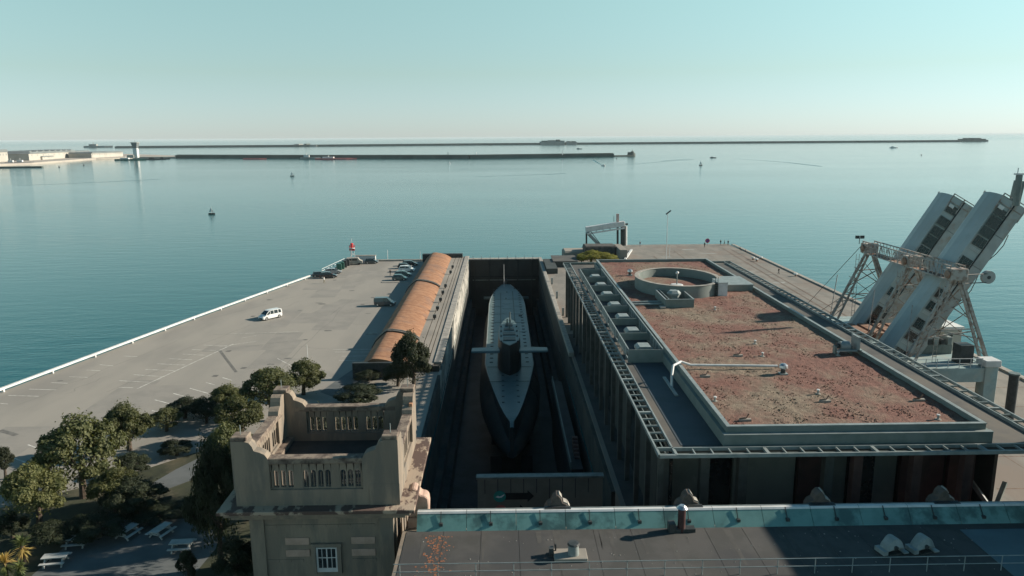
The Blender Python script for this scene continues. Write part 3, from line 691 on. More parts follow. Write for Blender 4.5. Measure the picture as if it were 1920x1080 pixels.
# free enclosure with hexagonal hood
he = thing('plant_enclosure', (24.7,107,12), 'square open topped grey plant enclosure in front of the circular parapet', 'enclosure')
for a in ((22.8,26.8,103.9,104.0),(22.8,26.8,110.7,110.8),(22.8,22.9,104.0,110.7),(26.7,26.8,104.0,110.7)):
    MB().box(*a, 12.0, 13.2).build('screen', greypanel, he)
    MB().box(a[0]-0.05,a[1]+0.05,a[2]-0.05 if a[3]-a[2] < 1 else a[2]+0.06,a[3]+0.05 if a[3]-a[2] < 1 else a[3]-0.06,13.2,13.28).build('screen_rail', steel_lt, he)
MB().box(23.3,23.38,104.05,110.6,13.2,13.28).build('screen_rail', steel_lt, he)
MB().box(22.0,22.75,103.2,104.4,12.1,12.3).build('step_slab', coping, he)
hx = thing('roof_fan', (24.9,108,12.1), 'single faceted grey fan hood inside the square plant enclosure', 'roof fan')
MB().loft([[(x*k,y*k*0.9,z) for x,y in ((-0.5,-1),(0.5,-1),(1,0),(0.5,1),(-0.5,1),(-1,0))] for k,z in ((0.85,0),(0.85,0.9),(1.05,1.0),(1.05,1.25),(0.7,1.6))]).build('hood', steel_lt, hx, local=True)
for i, yy in enumerate((105.2,106.6)):
    o = MB().cyl((17.9,yy,12.25),(22.7,yy+0.2,12.3),0.16).build('roof_pipe', steel_lt, origin=(20,yy,12.1)); tag(o, ('grey pipe running from the fan enclosure to the plant enclosure, nearer of two','grey pipe running from the fan enclosure to the plant enclosure, farther of two')[i], 'pipe', 'pipes to the plant enclosure')
# long white pipe
wp = thing('white_pipe', (22,76.5,12), 'long white pipe bent over the roof edge and lying on the planted roof', 'pipe')
MB().path([(16.9,74.2,10.95),(16.95,74.6,12.0),(17.3,75.6,12.75),(18.3,76.6,12.85),(19.3,76.5,12.5),(28.2,76.3,12.35)], 0.13, 10).build('pipe_run', whitepaint, wp, smooth=True)
MB().box(16.6,16.9,71.5,77,10.95,11.1).build('pipe_tray', steel_lt, wp)
def stub(px, py, kind, lab):
    p = at(px, py, 12.1)
    t = thing('roof_vent', p, lab, 'roof vent')
    if kind == 0:
        MB().cyl((0,0,-0.1),(0,0,0.35),0.09,n=8).build('pipe', steel_lt, t, local=True); MB().cyl((0,0,0.35),(0,0,0.42),0.17,0.14,8).build('cap', whitepaint, t, local=True)
        MB().cyl((0,0,-0.1),(0,0,0.03),0.3,0.22,10).build('flange', coping, t, local=True)
    elif kind == 1:
        MB().cyl((0,0,-0.1),(0,0,0.55),0.26,n=12).build('pipe', darkmetal, t, local=True)
        MB().loft([[(r*math.cos(a), r*math.sin(a), z) for a in [2*math.pi*i/12 for i in range(12)]] for r, z in ((0.3,0.5),(0.46,0.66),(0.42,0.9),(0.22,1.06),(0.02,1.1))]).build('cowl', chrome, t, local=True, smooth=True)
        MB().box(-0.4,0.4,-0.4,0.4,-0.1,0.08).build('base', steel_lt, t, local=True)
    else:
        MB().box(-0.5,0.5,-0.15,0.15,-0.05,0.15).build('pipe_bed', coping, t, local=True)
        MB().path([(-0.5,0,0.2),(0.1,0,0.22),(0.35,0.1,0.55)],0.06,6).build('pipe', rustm, t, local=True)
q = 0.375
for a, b, k, lab in ((490,500,2,'small bent pipe outlet lying on the red patch left of the roof centre'),(612,500,0,'small capped pipe left of the roof centre with long shadow'),
        (575,438,0,'thin capped pipe on the straw coloured upper part of the planting'),(375,268,0,'tiny capped pipe near the square plant enclosure'),
        (375,724,0,'small capped pipe close to the front left corner parapet'),(525,822,2,'bent pipe outlet near the front edge at the lower left of the planting'),
        (890,688,0,'upright capped pipe in the middle of the front half of the planting'),(925,728,2,'bent pipe outlet just in front of the upright middle pipe'),
        (1395,722,2,'bent pipe outlet near the right parapet of the planting'),(1490,815,0,'capped pipe by the front right corner of the planting'),
        (990,495,0,'small capped pipe in the red patch near the right parapet'),(325,603,2,'bent rusty outlet just below the long white pipe'),
        (715,588,1,'round cowled ventilator at the end of the long white pipe')):
    stub(1200+a*q, 480+b*q, k, lab)
stub(1181, 516, 1, 'cowled ventilator alone on the far left part of the planted roof')
fu = thing('extract_unit', (38.0,81.5,12), 'drum shaped extract unit with upright panel on the right parapet', 'extract unit')
MB().box(36.4,39.0,80.6,81.0,12.5,12.65).build('bracket', steel_lt, fu)
MB().cyl((36.9,81.4,12.95),(37.9,81.4,12.95),0.5,n=16).build('drum', steel_lt, fu, smooth=True); MB().cyl((36.85,81.4,12.95),(36.5,81.4,12.95),0.25,0.35,n=12).build('nozzle', darkmetal, fu)
MB().box(38.5,38.75,80.6,82.2,12.5,14.1).build('upright_panel', steel_lt, fu)
MB().box(36.3,36.5,81.1,81.7,12,12.95).build('leg', steel, fu); MB().box(38.0,38.2,81.1,81.7,12,12.95).build('leg', steel, fu)
# ------------------------------------------------------------------ bush by the far end of the hall
MZ = 12.0
# ------------------------------------------------------------------ tower
TX0, TX1, TY0, TY1 = -18.6, -7.3, 52.0, 62.6
tw = thing('stone_tower', (-13,57,0), 'square stone tower with pierced parapet and scrolled corner piers left of the dock', 'tower')
MB().box(TX0+0.6, TX1-0.55, TY0+0.6, TY1-0.4, 0, 10.0).build('shaft', stone, tw)
# cornice
cs = [((-1.0,9.75),0),]
for ex, z0, z1 in ((0.75,9.4,9.75),(1.1,9.75,10.1),(1.45,10.1,10.38)):
    MB().box(TX0+0.3-ex, TX1-0.3+ex, TY0+0.3-ex+0.3, TY1+ex-0.4, z0, z1-0.002).build('cornice_course', (stone, stone, cornm)[0 if ex < 1.4 else 2], tw, bevel=0.03)
# upper stage base walls
Z0, Z1, TH = 10.38, 11.6, 0.7
for a in ((TX0,TX1,TY0,TY0+TH),(TX0,TX1,TY1-TH,TY1),(TX0,TX0+TH,TY0+TH,TY1-TH),(TX1-TH,TX1,TY0+TH,TY1-TH)):
    MB().box(*a, Z0, Z1).build('base_wall', stone, tw)
MB().box(TX0+TH, TX1-TH, TY0+TH, TY1-TH, Z0, Z0+0.55).build('terrace_floor', mat('tower_roof_felt',(0.04,0.042,0.04),(0.055,0.055,0.05),0.6,0.9), tw)
MB().box(TX0+TH, TX0+TH+0.55, TY0+TH, TY1-TH, Z0+0.55, Z0+0.95).build('inner_ledge', stone_d, tw)
for k in range(5):
    MB().box(TX1-3.2, TX1-1.6, TY1-4.2+k*0.34, TY1-4.02+k*0.34, Z0+0.75, Z0+0.8).build('slat', whitepaint, tw)
# arched balustrade panels
def arch_panel(p, q, z0, z1, groups, th, nm='balustrade', m=stone):
    """pierced wall from p to q: groups of narrow arched openings"""
    p = Vector((*p,0)); q = Vector((*q,0)); L_ = (q-p).length; d = (q-p)/L_; n = Vector((-d.y,d.x,0))*th/2
    H = z1-z0
    def W(u, z, s): return p+d*u+n*s+Vector((0,0,z))
    u = 0; ng = len(groups); gap = 0.55; gw = (L_-gap*(ng+1))/ng
    for g in range(ng):
        a = gap+g*(gw+gap)
        mb = MB(); mb2 = mb
        def solid(u0, u1, za, zb):
            vs = [W(u0,za,-1),W(u1,za,-1),W(u1,za,1),W(u0,za,1),W(u0,zb,-1),W(u1,zb,-1),W(u1,zb,1),W(u0,zb,1)]
            mb.add(vs, [(3,2,1,0),(4,5,6,7),(0,1,5,4),(1,2,6,5),(2,3,7,6),(3,0,4,7)])
        k = groups[g]; cw = gw/k
        for i in range(k):
            c0 = a+i*cw; c1 = c0+cw; r = cw*0.37; cx = (c0+c1)/2; zs = z0+0.12; zt = z0+H*0.62
            inner = [(cx-r, zs), (cx-r, zt)]+[(cx-r*math.cos(t), zt+r*1.1*math.sin(t)) for t in [math.pi*j/8 for j in range(1,8)]]+[(cx+r, zt), (cx+r, zs)]
            outer = [(c0, zs), (c0, zt)]+[(c0+(c1-c0)*j/8, z1) for j in range(1,8)]+[(c1, zt), (c1, zs)]
            nI = len(inner); vs = []
            for s in (-1, 1): vs += [W(a_, b_, s) for a_, b_ in inner]+[W(a_, b_, s) for a_, b_ in outer]
            fs = []
            for j in range(nI-1):
                fs.append((j, j+1, nI+j+1, nI+j)); o2 = 2*nI; fs.append((o2+nI+j, o2+nI+j+1, o2+j+1, o2+j))
                fs.append((j+1, j, o2+j, o2+j+1)); fs.append((nI+j, nI+j+1, o2+nI+j+1, o2+nI+j))
            mb.add(vs, fs); solid(c0, c1, z0, zs)
            # slender bar in the middle of each opening
            bw = r*0.12
            vs = [W(cx-bw,zs,-0.5),W(cx+bw,zs,-0.5),W(cx+bw,zs,0.5),W(cx-bw,zs,0.5),W(cx-bw,zt,-0.5),W(cx+bw,zt,-0.5),W(cx+bw,zt,0.5),W(cx-bw,zt,0.5)]
            mb.add(vs, [(3,2,1,0),(4,5,6,7),(0,1,5,4),(1,2,6,5),(2,3,7,6),(3,0,4,7)])
        mb.build(nm, m, tw)
    for g in range(ng+1):
        a = g*(gw+gap); vs = [W(a,z0,-1.05),W(a+gap,z0,-1.05),W(a+gap,z0,1.05),W(a,z0,1.05),W(a,z1,-1.05),W(a+gap,z1,-1.05),W(a+gap,z1,1.05),W(a,z1,1.05)]
        MB().add(vs, [(3,2,1,0),(4,5,6,7),(0,1,5,4),(1,2,6,5),(2,3,7,6),(3,0,4,7)]).build('balustrade_pier', m, tw)
ZB, ZT = Z1+0.001, 13.55
pier = 1.5
arch_panel((TX0+pier,TY0+0.35),(TX1-pier,TY0+0.35),ZB,ZT,[4,4,4],0.4)
arch_panel((TX0+pier,TY1-0.35),(TX1-pier,TY1-0.35),ZB,ZT,[4,4,4],0.4)
arch_panel((TX0+0.35,TY0+pier),(TX0+0.35,TY1-pier),ZB,ZT,[4,4,4],0.4)
arch_panel((TX1-0.35,TY0+pier),(TX1-0.35,TY1-pier),ZB,ZT,[4,4,4],0.4)
for a in ((TX0+pier,TX1-pier,TY0-0.05,TY0+0.75),(TX0+pier,TX1-pier,TY1-0.75,TY1+0.05),(TX0-0.05,TX0+0.75,TY0+pier,TY1-pier),(TX1-0.75,TX1+0.05,TY0+pier,TY1-pier)):
    MB().box(*a, ZT+0.001, ZT+0.42).build('balustrade_coping', stone_d, tw, bevel=0.04)
# corner piers with scrolls: L shaped pairs of walls with curved shoulders
def scroll(p, d, zt, wn, th, m=stone):
    # profile along direction d from the corner p: high at the corner, curving down
    prof = [(0,Z1),(0,zt),(0.35*wn,zt),(0.5*wn,zt-0.12),(0.58*wn,zt-0.4),(0.62*wn,zt-0.72),(0.78*wn,zt-0.85),(0.9*wn,zt-1.0),(0.97*wn,zt-1.25),(wn,zt-1.5),(wn,Z1)]
    vs = []; p = Vector((*p,0)); d = Vector((*d,0)); n = Vector((-d.y,d.x,0))*th
    for s in (0, 1): vs += [p+d*u+n*s+Vector((0,0,z)) for u, z in prof]
    k = len(prof)
    MB().add(vs, [tuple(range(k)), tuple(range(2*k-1,k-1,-1))]+[(i,(i+1) % k,k+(i+1) % k,k+i) for i in range(k)]).build('corner_scroll', m, tw)
zt = 15.3
E = 0.06
for (cx, cy, sx, sy) in ((TX0-E,TY0-E,1,1),(TX1+E,TY0-E,-1,1),(TX0-E,TY1+E,1,-1),(TX1+E,TY1+E,-1,-1)):
    scroll((cx,cy), (sx,0), zt, 2.5, sy*sx*0.8)
    scroll((cx,cy+sy*0.81), (0,sy), zt-0.02, 1.9, -sy*sx*0.8)
    MB().box(min(cx,cx+sx*1.1), max(cx,cx+sx*1.1), min(cy,cy+sy*1.1), max(cy,cy+sy*1.1), zt+0.001, zt+0.3).build('pier_cap', stone_d, tw, bevel=0.05)
    MB().cyl((cx+sx*0.55,cy+sy*0.55,zt+0.3),(cx+sx*0.55,cy+sy*0.55,zt+1.0),0.03).build('lightning_rod', steel_lt, tw)
MB().box(TX1-0.2, TX1+0.05, TY1-2.2, TY1-0.4, zt-1.7, zt-0.6).build('orange_block', orangest, tw)
MB().box(TX1-2.0, TX1+0.08, TY0-0.08, TY0-0.04, 10.4, 12.0).build('base_plate', stone, tw)
# front window and reliefs on the shaft
FY = TY0+0.6
wz = 6.75
wf = MB().box(-13.45,-11.95,FY-0.1,FY-0.004,4.8,wz).build('window', whitepaint, tw)
for i, (a, b) in enumerate(((-13.3,-13.06),(-13.0,-12.74),(-12.64,-12.38),(-12.32,-12.08))):
    for c, d in ((wz-0.75,wz-0.08),(wz-1.6,wz-0.83)): MB().box(a,b,FY-0.12,FY-0.102,c,d).build('pane', glass, wf)
MB().box(-13.75,-13.46,FY-0.2,FY-0.003,4.7,wz+0.12).build('window_jamb', stone, tw); MB().box(-11.94,-11.65,FY-0.2,FY-0.003,4.7,wz+0.12).build('window_jamb', stone, tw)
MB().box(-13.8,-11.6,FY-0.24,FY-0.003,wz+0.121,wz+0.36).build('lintel', stone, tw)
for zz in (8.35, 5.6):
    for k in range(9):
        x0 = TX0+1.62+k*0.87
        if zz < 6 and -14 < x0+0.4 < -11.2: continue
        MB().box(x0, x0+0.85, FY-0.05, FY-0.003, zz, zz+0.22).build('string_course', stone, tw)
for x0, x1 in ((-15.6,-13.9),(-10.9,-9.2)):
    for zz in (7.35, 6.4): MB().box(x0,x1,FY-0.08,FY-0.004,zz-0.35,zz+0.2).build('stone_panel', pinkst, tw, bevel=0.02)
for x in (TX0+0.6, TX1-1.55): MB().box(x, x+1.0, FY-0.14, FY-0.002, 0, 9.2).build('pilaster', stone, tw)
for k in range(7):
    MB().box(TX1-0.55, TX1-0.42, TY0+1.1+k*1.35, TY0+1.85+k*1.35, 0, 9.3).build('pilaster', stone, tw)
# volute beside the tower at the gutter
vo = thing('stone_volute', (-6.2,54.3,8), 'pink stone scroll bracket where the tower meets the green gutter', 'volute')
MB().prism([(-6.95,8.2),(-6.95,10.3),(-6.6,10.55),(-6.3,10.45),(-6.15,10.15),(-6.0,9.95),(-5.7,9.9),(-5.5,9.7),(-5.45,9.2),(-5.5,8.2)], 54.0, 55.1, 'y').build('volute_stone', pinkst, vo, bevel=0.08)
MB().box(-7.0,-5.4,53.9,55.2,7.4,8.2).build('volute_base', pinkst, vo)

MZ = 8.5
# ------------------------------------------------------------------ terminal building in front
tb = thing('terminal_building', (20,48,0), 'near terminal building with grey felt roof and pale green gutter', 'building')
RZ = 8.0
MB().box(-7.2, 62, 36, 53.2, 0, RZ).build('body', stone, tb)
nstrip = 12
xs = [-6.9+ (62+6.9)*k/26 for k in range(27)]
for k in range(26):
    MB().box(xs[k], xs[k+1]-0.03, 36.2, 53.0, RZ+0.002, RZ+0.03).build('felt_strip', membrane2, tb)
MB().box(32.2, 60, 40, 52.2, RZ+0.032, RZ+0.07).build('pale_roof_sheet', palemem, tb)
# gutter: sloped upstand in panels with brackets
gx = -6.2; n_ = 0
while gx < 58:
    L_ = 3.55
    MB().add([(gx,53.0,RZ+0.03),(gx+L_-0.03,53.0,RZ+0.03),(gx+L_-0.03,53.9,RZ+1.05),(gx,53.9,RZ+1.05),(gx,54.15,RZ+1.05),(gx+L_-0.03,54.15,RZ+1.05),(gx+L_-0.03,54.15,RZ-0.4),(gx,54.15,RZ-0.4)],
             [(0,1,2,3),(3,2,5,4),(4,5,6,7)]).build('gutter_panel', gutterm, tb)
    MB().add([(gx,53.8,RZ+0.97),(gx+L_-0.03,53.8,RZ+0.97),(gx+L_-0.03,53.9,RZ+1.09),(gx,53.9,RZ+1.09),(gx+L_-0.03,54.14,RZ+1.09),(gx,54.14,RZ+1.09)],[(0,1,2,3),(3,2,4,5)]).build('sunlit_strip', whitepaint, tb)  # white stands for the sunlit top of the gutter slope
    MB().beam((gx+1.7,53.35,RZ+0.5),(gx+1.7,53.85,RZ+1.12),0.05).build('bracket', darkmetal, tb)
    MB().box(gx+1.6,gx+1.85,53.2,53.42,RZ+0.3,RZ+0.5).build('bracket_foot', darkmetal, tb)
    gx += L_
MB().box(-6.2,58,54.16,54.24,RZ+1.06,RZ+1.12).build('lip', steel_lt, tb)
MB().box(-7.2,60,53.3,56.5,0,RZ-0.6).build('arcade', stone, tb)
def gable(x):
    pr = [(-0.95,0),(-0.95,0.5),(-0.75,0.85),(-0.45,1.0),(-0.35,1.35),(-0.1,1.62),(0.1,1.62),(0.3,1.35),(0.42,1.02),(0.72,0.9),(0.95,0.5),(0.95,0)]
    g = MB().prism([(x+a*0.95, 8.3+b) for a, b in pr], 54.45, 55.3, 'y').build('scroll_gable', shade_st, tb, bevel=0.04)
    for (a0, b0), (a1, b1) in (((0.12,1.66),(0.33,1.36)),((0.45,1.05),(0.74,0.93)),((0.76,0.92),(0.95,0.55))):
        MB().beam((x+a0*0.95,54.87,8.3+b0), (x+a1*0.95,54.87,8.3+b1), 0.6, 0.1).build('sunlit_edge', coping, tb)  # pale pieces stand for sunlight on the right shoulders
    MB().box(x-0.95, x+0.95, 54.0, 54.44, 8.6, 9.02+0.1).build('gable_foot', darkmetal, tb)
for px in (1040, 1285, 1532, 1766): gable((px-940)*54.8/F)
# railing in front
rl = thing('roof_railing', (20,47,8), 'two bar steel safety railing along the near edge of the terminal roof', 'railing')
for z in (8.55, 9.1): MB().cyl((-7,47.3,z),(40,47.3,z),0.028,n=6).build('rail', steel_lt, rl)
for k in range(20): MB().cyl((-6.6+k*2.4,47.3,8),(-6.6+k*2.4,47.3,9.1),0.03,n=6).build('post', steel_lt, rl)
# flue, slab vent, hoods
fl = thing('flue_pipe', (12.55,52.6,8), 'dark red flue pipe with silver cap standing against the green gutter', 'flue')
MB().cyl((12.55,52.6,8),(12.55,52.6,9.85),0.27,n=14).build('pipe', mat('flue_red',(0.07,0.03,0.028),(0.05,0.022,0.02),2,0.6), fl, smooth=True)
MB().cyl((12.55,52.6,9.85),(12.55,52.6,10.05),0.4,0.2,14).build('cap', chrome, fl, smooth=True)
MB().box(11.6,12.1,52.3,52.9,8,8.75).build('damper_box', darkmetal, fl, bevel=0.06); MB().box(12.0,13.5,52.35,52.9,8,8.3).build('flue_base', darkmetal, fl)
rv = thing('slab_vent', (4.4,49.6,8), 'short cylindrical vent on a concrete slab on the near roof', 'vent')
MB().box(3.3,5.5,48.9,50.2,8.03,8.28).build('slab', concrete, rv, bevel=0.03)
MB().cyl((4.6,49.5,8.28),(4.6,49.5,9.0),0.38,0.34,12).build('drum', steel_lt, rv, smooth=True); MB().cyl((4.6,49.5,9.0),(4.6,49.5,9.12),0.42,0.36,12).build('lid', darkmetal, rv)
MB().box(3.4,3.5,49.9,50,8.28,8.75).build('stub', darkmetal, rv); MB().box(3.0,3.3,49.6,50,8.03,8.6).build('stub', darkmetal, rv)
h0 = thing('vent_hood', (0,0,0), 'x', 'vent hood', 'curved vent hoods')
hp = [(-0.85,0.0),(-0.95,0.55),(-0.6,1.0),(-0.1,1.2),(0.35,1.15),(0.7,0.7),(1.0,0.15),(0.75,0.0)]
rg = []
for i in range(9):
    t_ = i/8*math.pi*0.9; cx_, cz_ = -0.75+1.5*i/8, 0.15+0.95*math.sin(t_)**0.8
    wd_ = 0.62*(0.55+0.45*math.sin(t_))
    rg.append([(cx_, -wd_, cz_*0.55), (cx_, -wd_*0.6, cz_), (cx_, wd_*0.6, cz_), (cx_, wd_, cz_*0.55), (cx_+0.04, wd_*0.9, 0.1+cz_*0.3), (cx_+0.04, -wd_*0.9, 0.1+cz_*0.3)])
MB().loft(rg).build('hood', steel_lt, h0, local=True)
MB().box(0.55,0.95,-0.62,0.62,0.05,0.14).build('flange', steel_lt, h0, local=True); MB().box(-0.95,-0.6,-0.45,0.45,0.05,0.35).build('flange', steel_lt, h0, local=True)
MB().cyl((-0.1,-0.62,0.55),(-0.1,-0.3,0.6),0.16,n=10).build('vent_hole', darkmetal, h0, local=True)
MB().box(-0.5,0.5,-0.5,0.5,-0.02,0.1).build('hood_base', darkmetal, h0, local=True)
place(h0, (25.9,49.6,8.06), 0.25, 'pale curved vent hood on the dark roof, left one of the pair')
place(copy_tree(h0), (28.0,49.7,8.06), 0.25, 'pale curved vent hood on the dark roof, right one of the pair')
ms = MB(); rq = random.Random(9)
for k in range(420):
    x = -4.6+rq.gauss(0,0.45); y = rq.uniform(42,52.4); r = rq.uniform(0.02,0.09); z = RZ+0.034
    ms.add([(x-r,y-r*.7,z),(x+r*.8,y-r,z+0.012),(x+r,y+r*.6,z),(x-r*.6,y+r,z+0.015)],[(0,1,2,3)])
tag(ms.build('orange_lichen', mat('orange_lichen',(0.3,0.12,0.06),(0.2,0.09,0.05),4,0.95), tb), kind='stuff')
gv = MB()
for k in range(160):
    x = rq.uniform(-6,33); y = rq.uniform(44,52.6); r = rq.uniform(0.015,0.045); z = RZ+0.034
    gv.add([(x-r,y-r,z),(x+r,y-r,z),(x+r,y+r,z),(x-r,y+r,z),(x,y,z+r*1.3)],[(0,1,4),(1,2,4),(2,3,4),(3,0,4)])
tag(gv.build('roof_grit', coping, tb), kind='stuff')
dr_ = MB()
for k in range(26):
    x = rq.uniform(-6,33); L_ = rq.uniform(1.0,5.0); w_ = rq.uniform(0.06,0.3); y = 52.8; zd = RZ+0.0322+0.0002*k
    dr_.add([(x-w_,y,zd),(x+w_,y,zd),(x+w_*rq.uniform(.2,.8)+rq.uniform(-.2,.2),y-L_,zd),(x-w_*rq.uniform(.2,.8),y-L_,zd)],[(3,2,1,0)])
tag(dr_.build('dirt_runs', mat('roof_dirt',(0.075,0.072,0.066),(0.06,0.058,0.054),1.2,0.9), tb), kind='stuff')
# taller wing of the terminal outside the frame on the right; its shade lies on the near roof
wg = thing('terminal_wing', (50,53,0), 'tall stone wing of the terminal building to the right of the near roof', 'building')
MB().box(44.5,57,44,61.2,0,18.2).build('body', stone, wg); 
for k in range(8): MB().box(44.5,57,44+k*2.25,45.3+k*2.25,18.2,19.6).build('merlon', stone, wg)
MB().box(44.3,57.2,43.8,61.4,19.6,20.1).build('coping', stone_d, wg)

MZ = 8.0
# ------------------------------------------------------------------ gangways and trestle
def gangway(base_top, lab, wins, y0, wid, mast):
    L_ = 30.0; tilt = math.atan2(155,262)
    T = Matrix.Translation(base_top) @ Matrix.Rotation(tilt, 4, 'Y') @ Matrix.Translation((0,0,-L_))
    g = thing('boarding_gangway', base_top-Vector((15,0,24)), lab, 'gangway', 'raised boarding gangways')
    h = 1.95
    ring = [(-h,0.0),(-h-0.42,wid*0.2),(-h-0.6,wid*0.5),(-h-0.42,wid*0.8),(-h,wid),(h,wid),(h,0)]
    def P(x, y, z): return T @ Vector((x,y,z))
    MB().loft([[P(x,y,z) for x, y in ring] for z in (0,10,20,L_)]).build('body', gangm, g)
    # side cladding: lower band and upper rim, recessed window band
    nseg = 6
    for k in range(nseg):
        za, zb = k*L_/nseg+0.04, (k+1)*L_/nseg-0.04
        MB().box(0.35, h-0.05, -0.14, -0.004, za, zb).rot(T).build('side_panel', gangside, g)
    MB().box(0.2,0.3,-0.22,-0.004,0,L_).rot(T).build('side_rail', darkmetal, g)
    for k in range(nseg+1): MB().box(-h+0.02,h,-0.06,-0.006,k*L_/nseg-0.035,k*L_/nseg+0.035).rot(T).build('seam', steel, g)
    for (a, ln, kind) in wins:
        z1 = L_-a+ln/2; z0 = L_-a-ln/2
        f_ = MB().box(-1.75,0.15,-0.12,-0.004,z0-0.08,z1+0.08).rot(T).build('window', steel if kind else gangside, g)
        if kind == 2: MB().box(-1.68,0.1,-0.15,-0.122,z0,z1).rot(T).build('pane', glass, f_)
        else:
            for i in range(3):
                c = -1.68+i*0.6; MB().box(c,c+0.55,-0.15,-0.122,z0,z1).rot(T).build('pane', glass, f_)
        if not kind:
            for i in range(3): MB().box(-1.7,0.12,-0.17,-0.124,z0-0.65+i*0.16,z0-0.6+i*0.16).rot(T).build('louvre', whitepaint, g)
    # open steel end at the tip
    for x in (-h, 0, h):
        MB().box(x-0.07,x+0.07,-0.2,-0.06,L_-2.2,L_+0.35).rot(T).build('tip_post', trm, g)
        MB().box(x-0.07,x+0.07,wid-0.14,wid,L_,L_+0.35).rot(T).build('tip_post', trm, g)
    for z in (L_+0.3, L_-1.0): MB().box(-h,h,-0.2,-0.08,z-0.06,z+0.06).rot(T).build('tip_bar', trm, g)
    MB().box(-1.7,-0.9,-0.3,-0.1,L_-1.8,L_-1.3).rot(T).build('winch', whitepaint, g)
    # cables along the underside
    pts = []
    for i in range(13):
        z = L_-4-i*1.5; pts.append(P(h+0.35+0.35*math.sin(i*1.3), 0.3, z))
    MB().path(pts, 0.06, 6).build('cable', darkmetal, g)
    if mast:
        MB().box(0.1,1.1,0.3,1.2,L_-0.1,L_+3.2).rot(T @ Matrix.Translation((0.6,0.7,L_)) @ Matrix.Rotation(R(-24),4,'Y') @ Matrix.Translation((-0.6,-0.7,-L_))).build('tip_mast', steel, g)
    return g
W2 = [(2.2,1.0,2),(3.7,1.6,2),(5.3,1.3,1),(6.9,1.4,0),(10.3,1.6,0),(12.5,1.6,0),(15.6,1.4,0),(17.6,1.5,0),(20.6,1.5,0),(22.6,1.5,0),(25.6,1.5,0),(27.6,1.3,0)]
W1 = [(2.0,1.2,1),(4.2,1.3,1),(6.0,1.4,1),(7.8,1.8,2),(9.6,1.4,0),(12.0,1.3,0),(17.6,1.4,0),(21.2,1.4,1),(22.9,1.8,2),(24.7,1.5,0),(26.6,1.4,0),(29,1.2,0)]
b1 = at(1812,372,26.7); s_ = 120/b1.y; 
def atd(px, py, d):
    v = CAMROT @ Vector(((px-960)/F, -(py-540)/F, -1.0)); t = fw((0,d,0)).y/v.y; return bk((v.x*t, v.y*t, HZ+v.z*t))
g1 = gangway(atd(1806,378,119), 'left raised white boarding gangway with rows of small windows', W1, 0, 4.1, False)
g2 = gangway(atd(1902,379,104), 'right raised white boarding gangway, nearer and with a dark mast at its tip', W2, 0, 4.1, True)
mt = thing('mooring_mast', atd(1905,372,100)-Vector((0,0,4)), 'short dark mast with white cross arm above the tip of the right gangway', 'mast')
# trestle
ts = thing('gangway_trestle', (60,111,0), 'rusty white lattice steel trestle carrying the raised gangways', 'trestle')
PZ = 5.2
def lat(p, q, off, wd=0.22, n=6, seg='leg'):
    p = Vector(p); q = Vector(q); off = Vector(off)
    MB().beam(p, q, wd).build(seg, trm, ts); MB().beam(p+off, q+off*0.4, wd*0.8).build(seg, trm, ts)
    for k in range(n):
        a = p.lerp(q, k/n); b = (p+off).lerp(q+off*0.4, (k+1)/n) if k % 2 == 0 else (p+off).lerp(q+off*0.4, k/n)
        c = p.lerp(q, (k+1)/n) if k % 2 else a
        MB().beam(c, b, 0.09).build('lacing', trm, ts)
for yy in (123.5, 110.8, 100.2):
    top = Vector((60.2, yy, 17.2))
    lat((54.8,yy,PZ), top, (1.3,0,0), 0.34)
    lat((66.0,yy,PZ), top+Vector((0.8,0,0)), (-0.9,0,0), 0.38)
    for a, b in (((55.6,PZ+3),(64.5,9.5)),((64.8,PZ+3),(56.8,10)),((57.5,11),(62.6,14)),((62.8,11.2),(58.2,14.2)),((56.5,9.5),(63.9,9.7)),((58.3,13.6),(62.3,13.8))):
        MB().beam((a[0],yy,a[1]), (b[0],yy,b[1]), 0.14).build('brace', trm, ts)
    for a, b in (((54.9,PZ+1),(63.2,12.4)),((66.0,PZ+1),(57.6,12.6)),((57.0,10.2),(61.6,15.6)),((63.6,10.4),(59.3,15.7))):
        MB().beam((a[0],yy+0.3,a[1]), (b[0],yy+0.3,b[1]), 0.08).build('tie_rod', rustm, ts)
    MB().beam((54.8,yy,PZ),(57.6,yy+4.5,12),0.12).build('tie_rod', trm, ts)
    for k in range(14): MB().box(58.0,58.5,yy-0.75,yy-0.68,PZ+k*0.8,PZ+0.06+k*0.8).build('ladder_rung', trm, ts)
    for x in (58.0,58.5): MB().beam((x,yy-0.72,PZ),(x,yy-0.72,PZ+11.3),0.05).build('ladder_rail', trm, ts)
    MB().box(59.3,61.6,yy-0.7,yy+0.7,16.6,18.2).build('head_box', trm, ts, bevel=0.05)
    MB().cyl((59.2,yy-0.2,17.4),(59.05,yy-0.2,17.4),0.55,n=16).build('sheave', rustm, ts)
for z, x in ((16.6,59.5),(16.6,61.4),(18.5,59.5),(18.5,61.4)):
    MB().beam((x,100,z),(x,124,z),0.16).build('walkway_beam', trm, ts)
for k in range(25):
    y = 100+k; 
    for x in (59.5,61.4): MB().beam((x,y,16.6),(x,y,18.5),0.07).build('rail_post', trm, ts)
    if k < 24: MB().beam((59.5,y,16.6 if k % 2 else 18.5),(59.5,y+1,18.5 if k % 2 else 16.6),0.07).build('lacing', trm, ts)
for k in range(12): MB().box(59.6,61.3,100.1+2*k,101.9+2*k,16.55,16.6).build('walkway_plate', rustm, ts)
for z in (17.1,17.8): MB().beam((59.5,100,z),(59.5,124,z),0.05).build('rail', trm, ts)
for x in (-0.35,0.45): MB().box(58.7+x,59.3+x,124.1,124.4,18.9,19.4).build('floodlight', darkmetal, ts)
MB().beam((59,124.2,18.0),(59,124.2,19.0),0.08).build('lamp_post', darkmetal, ts)
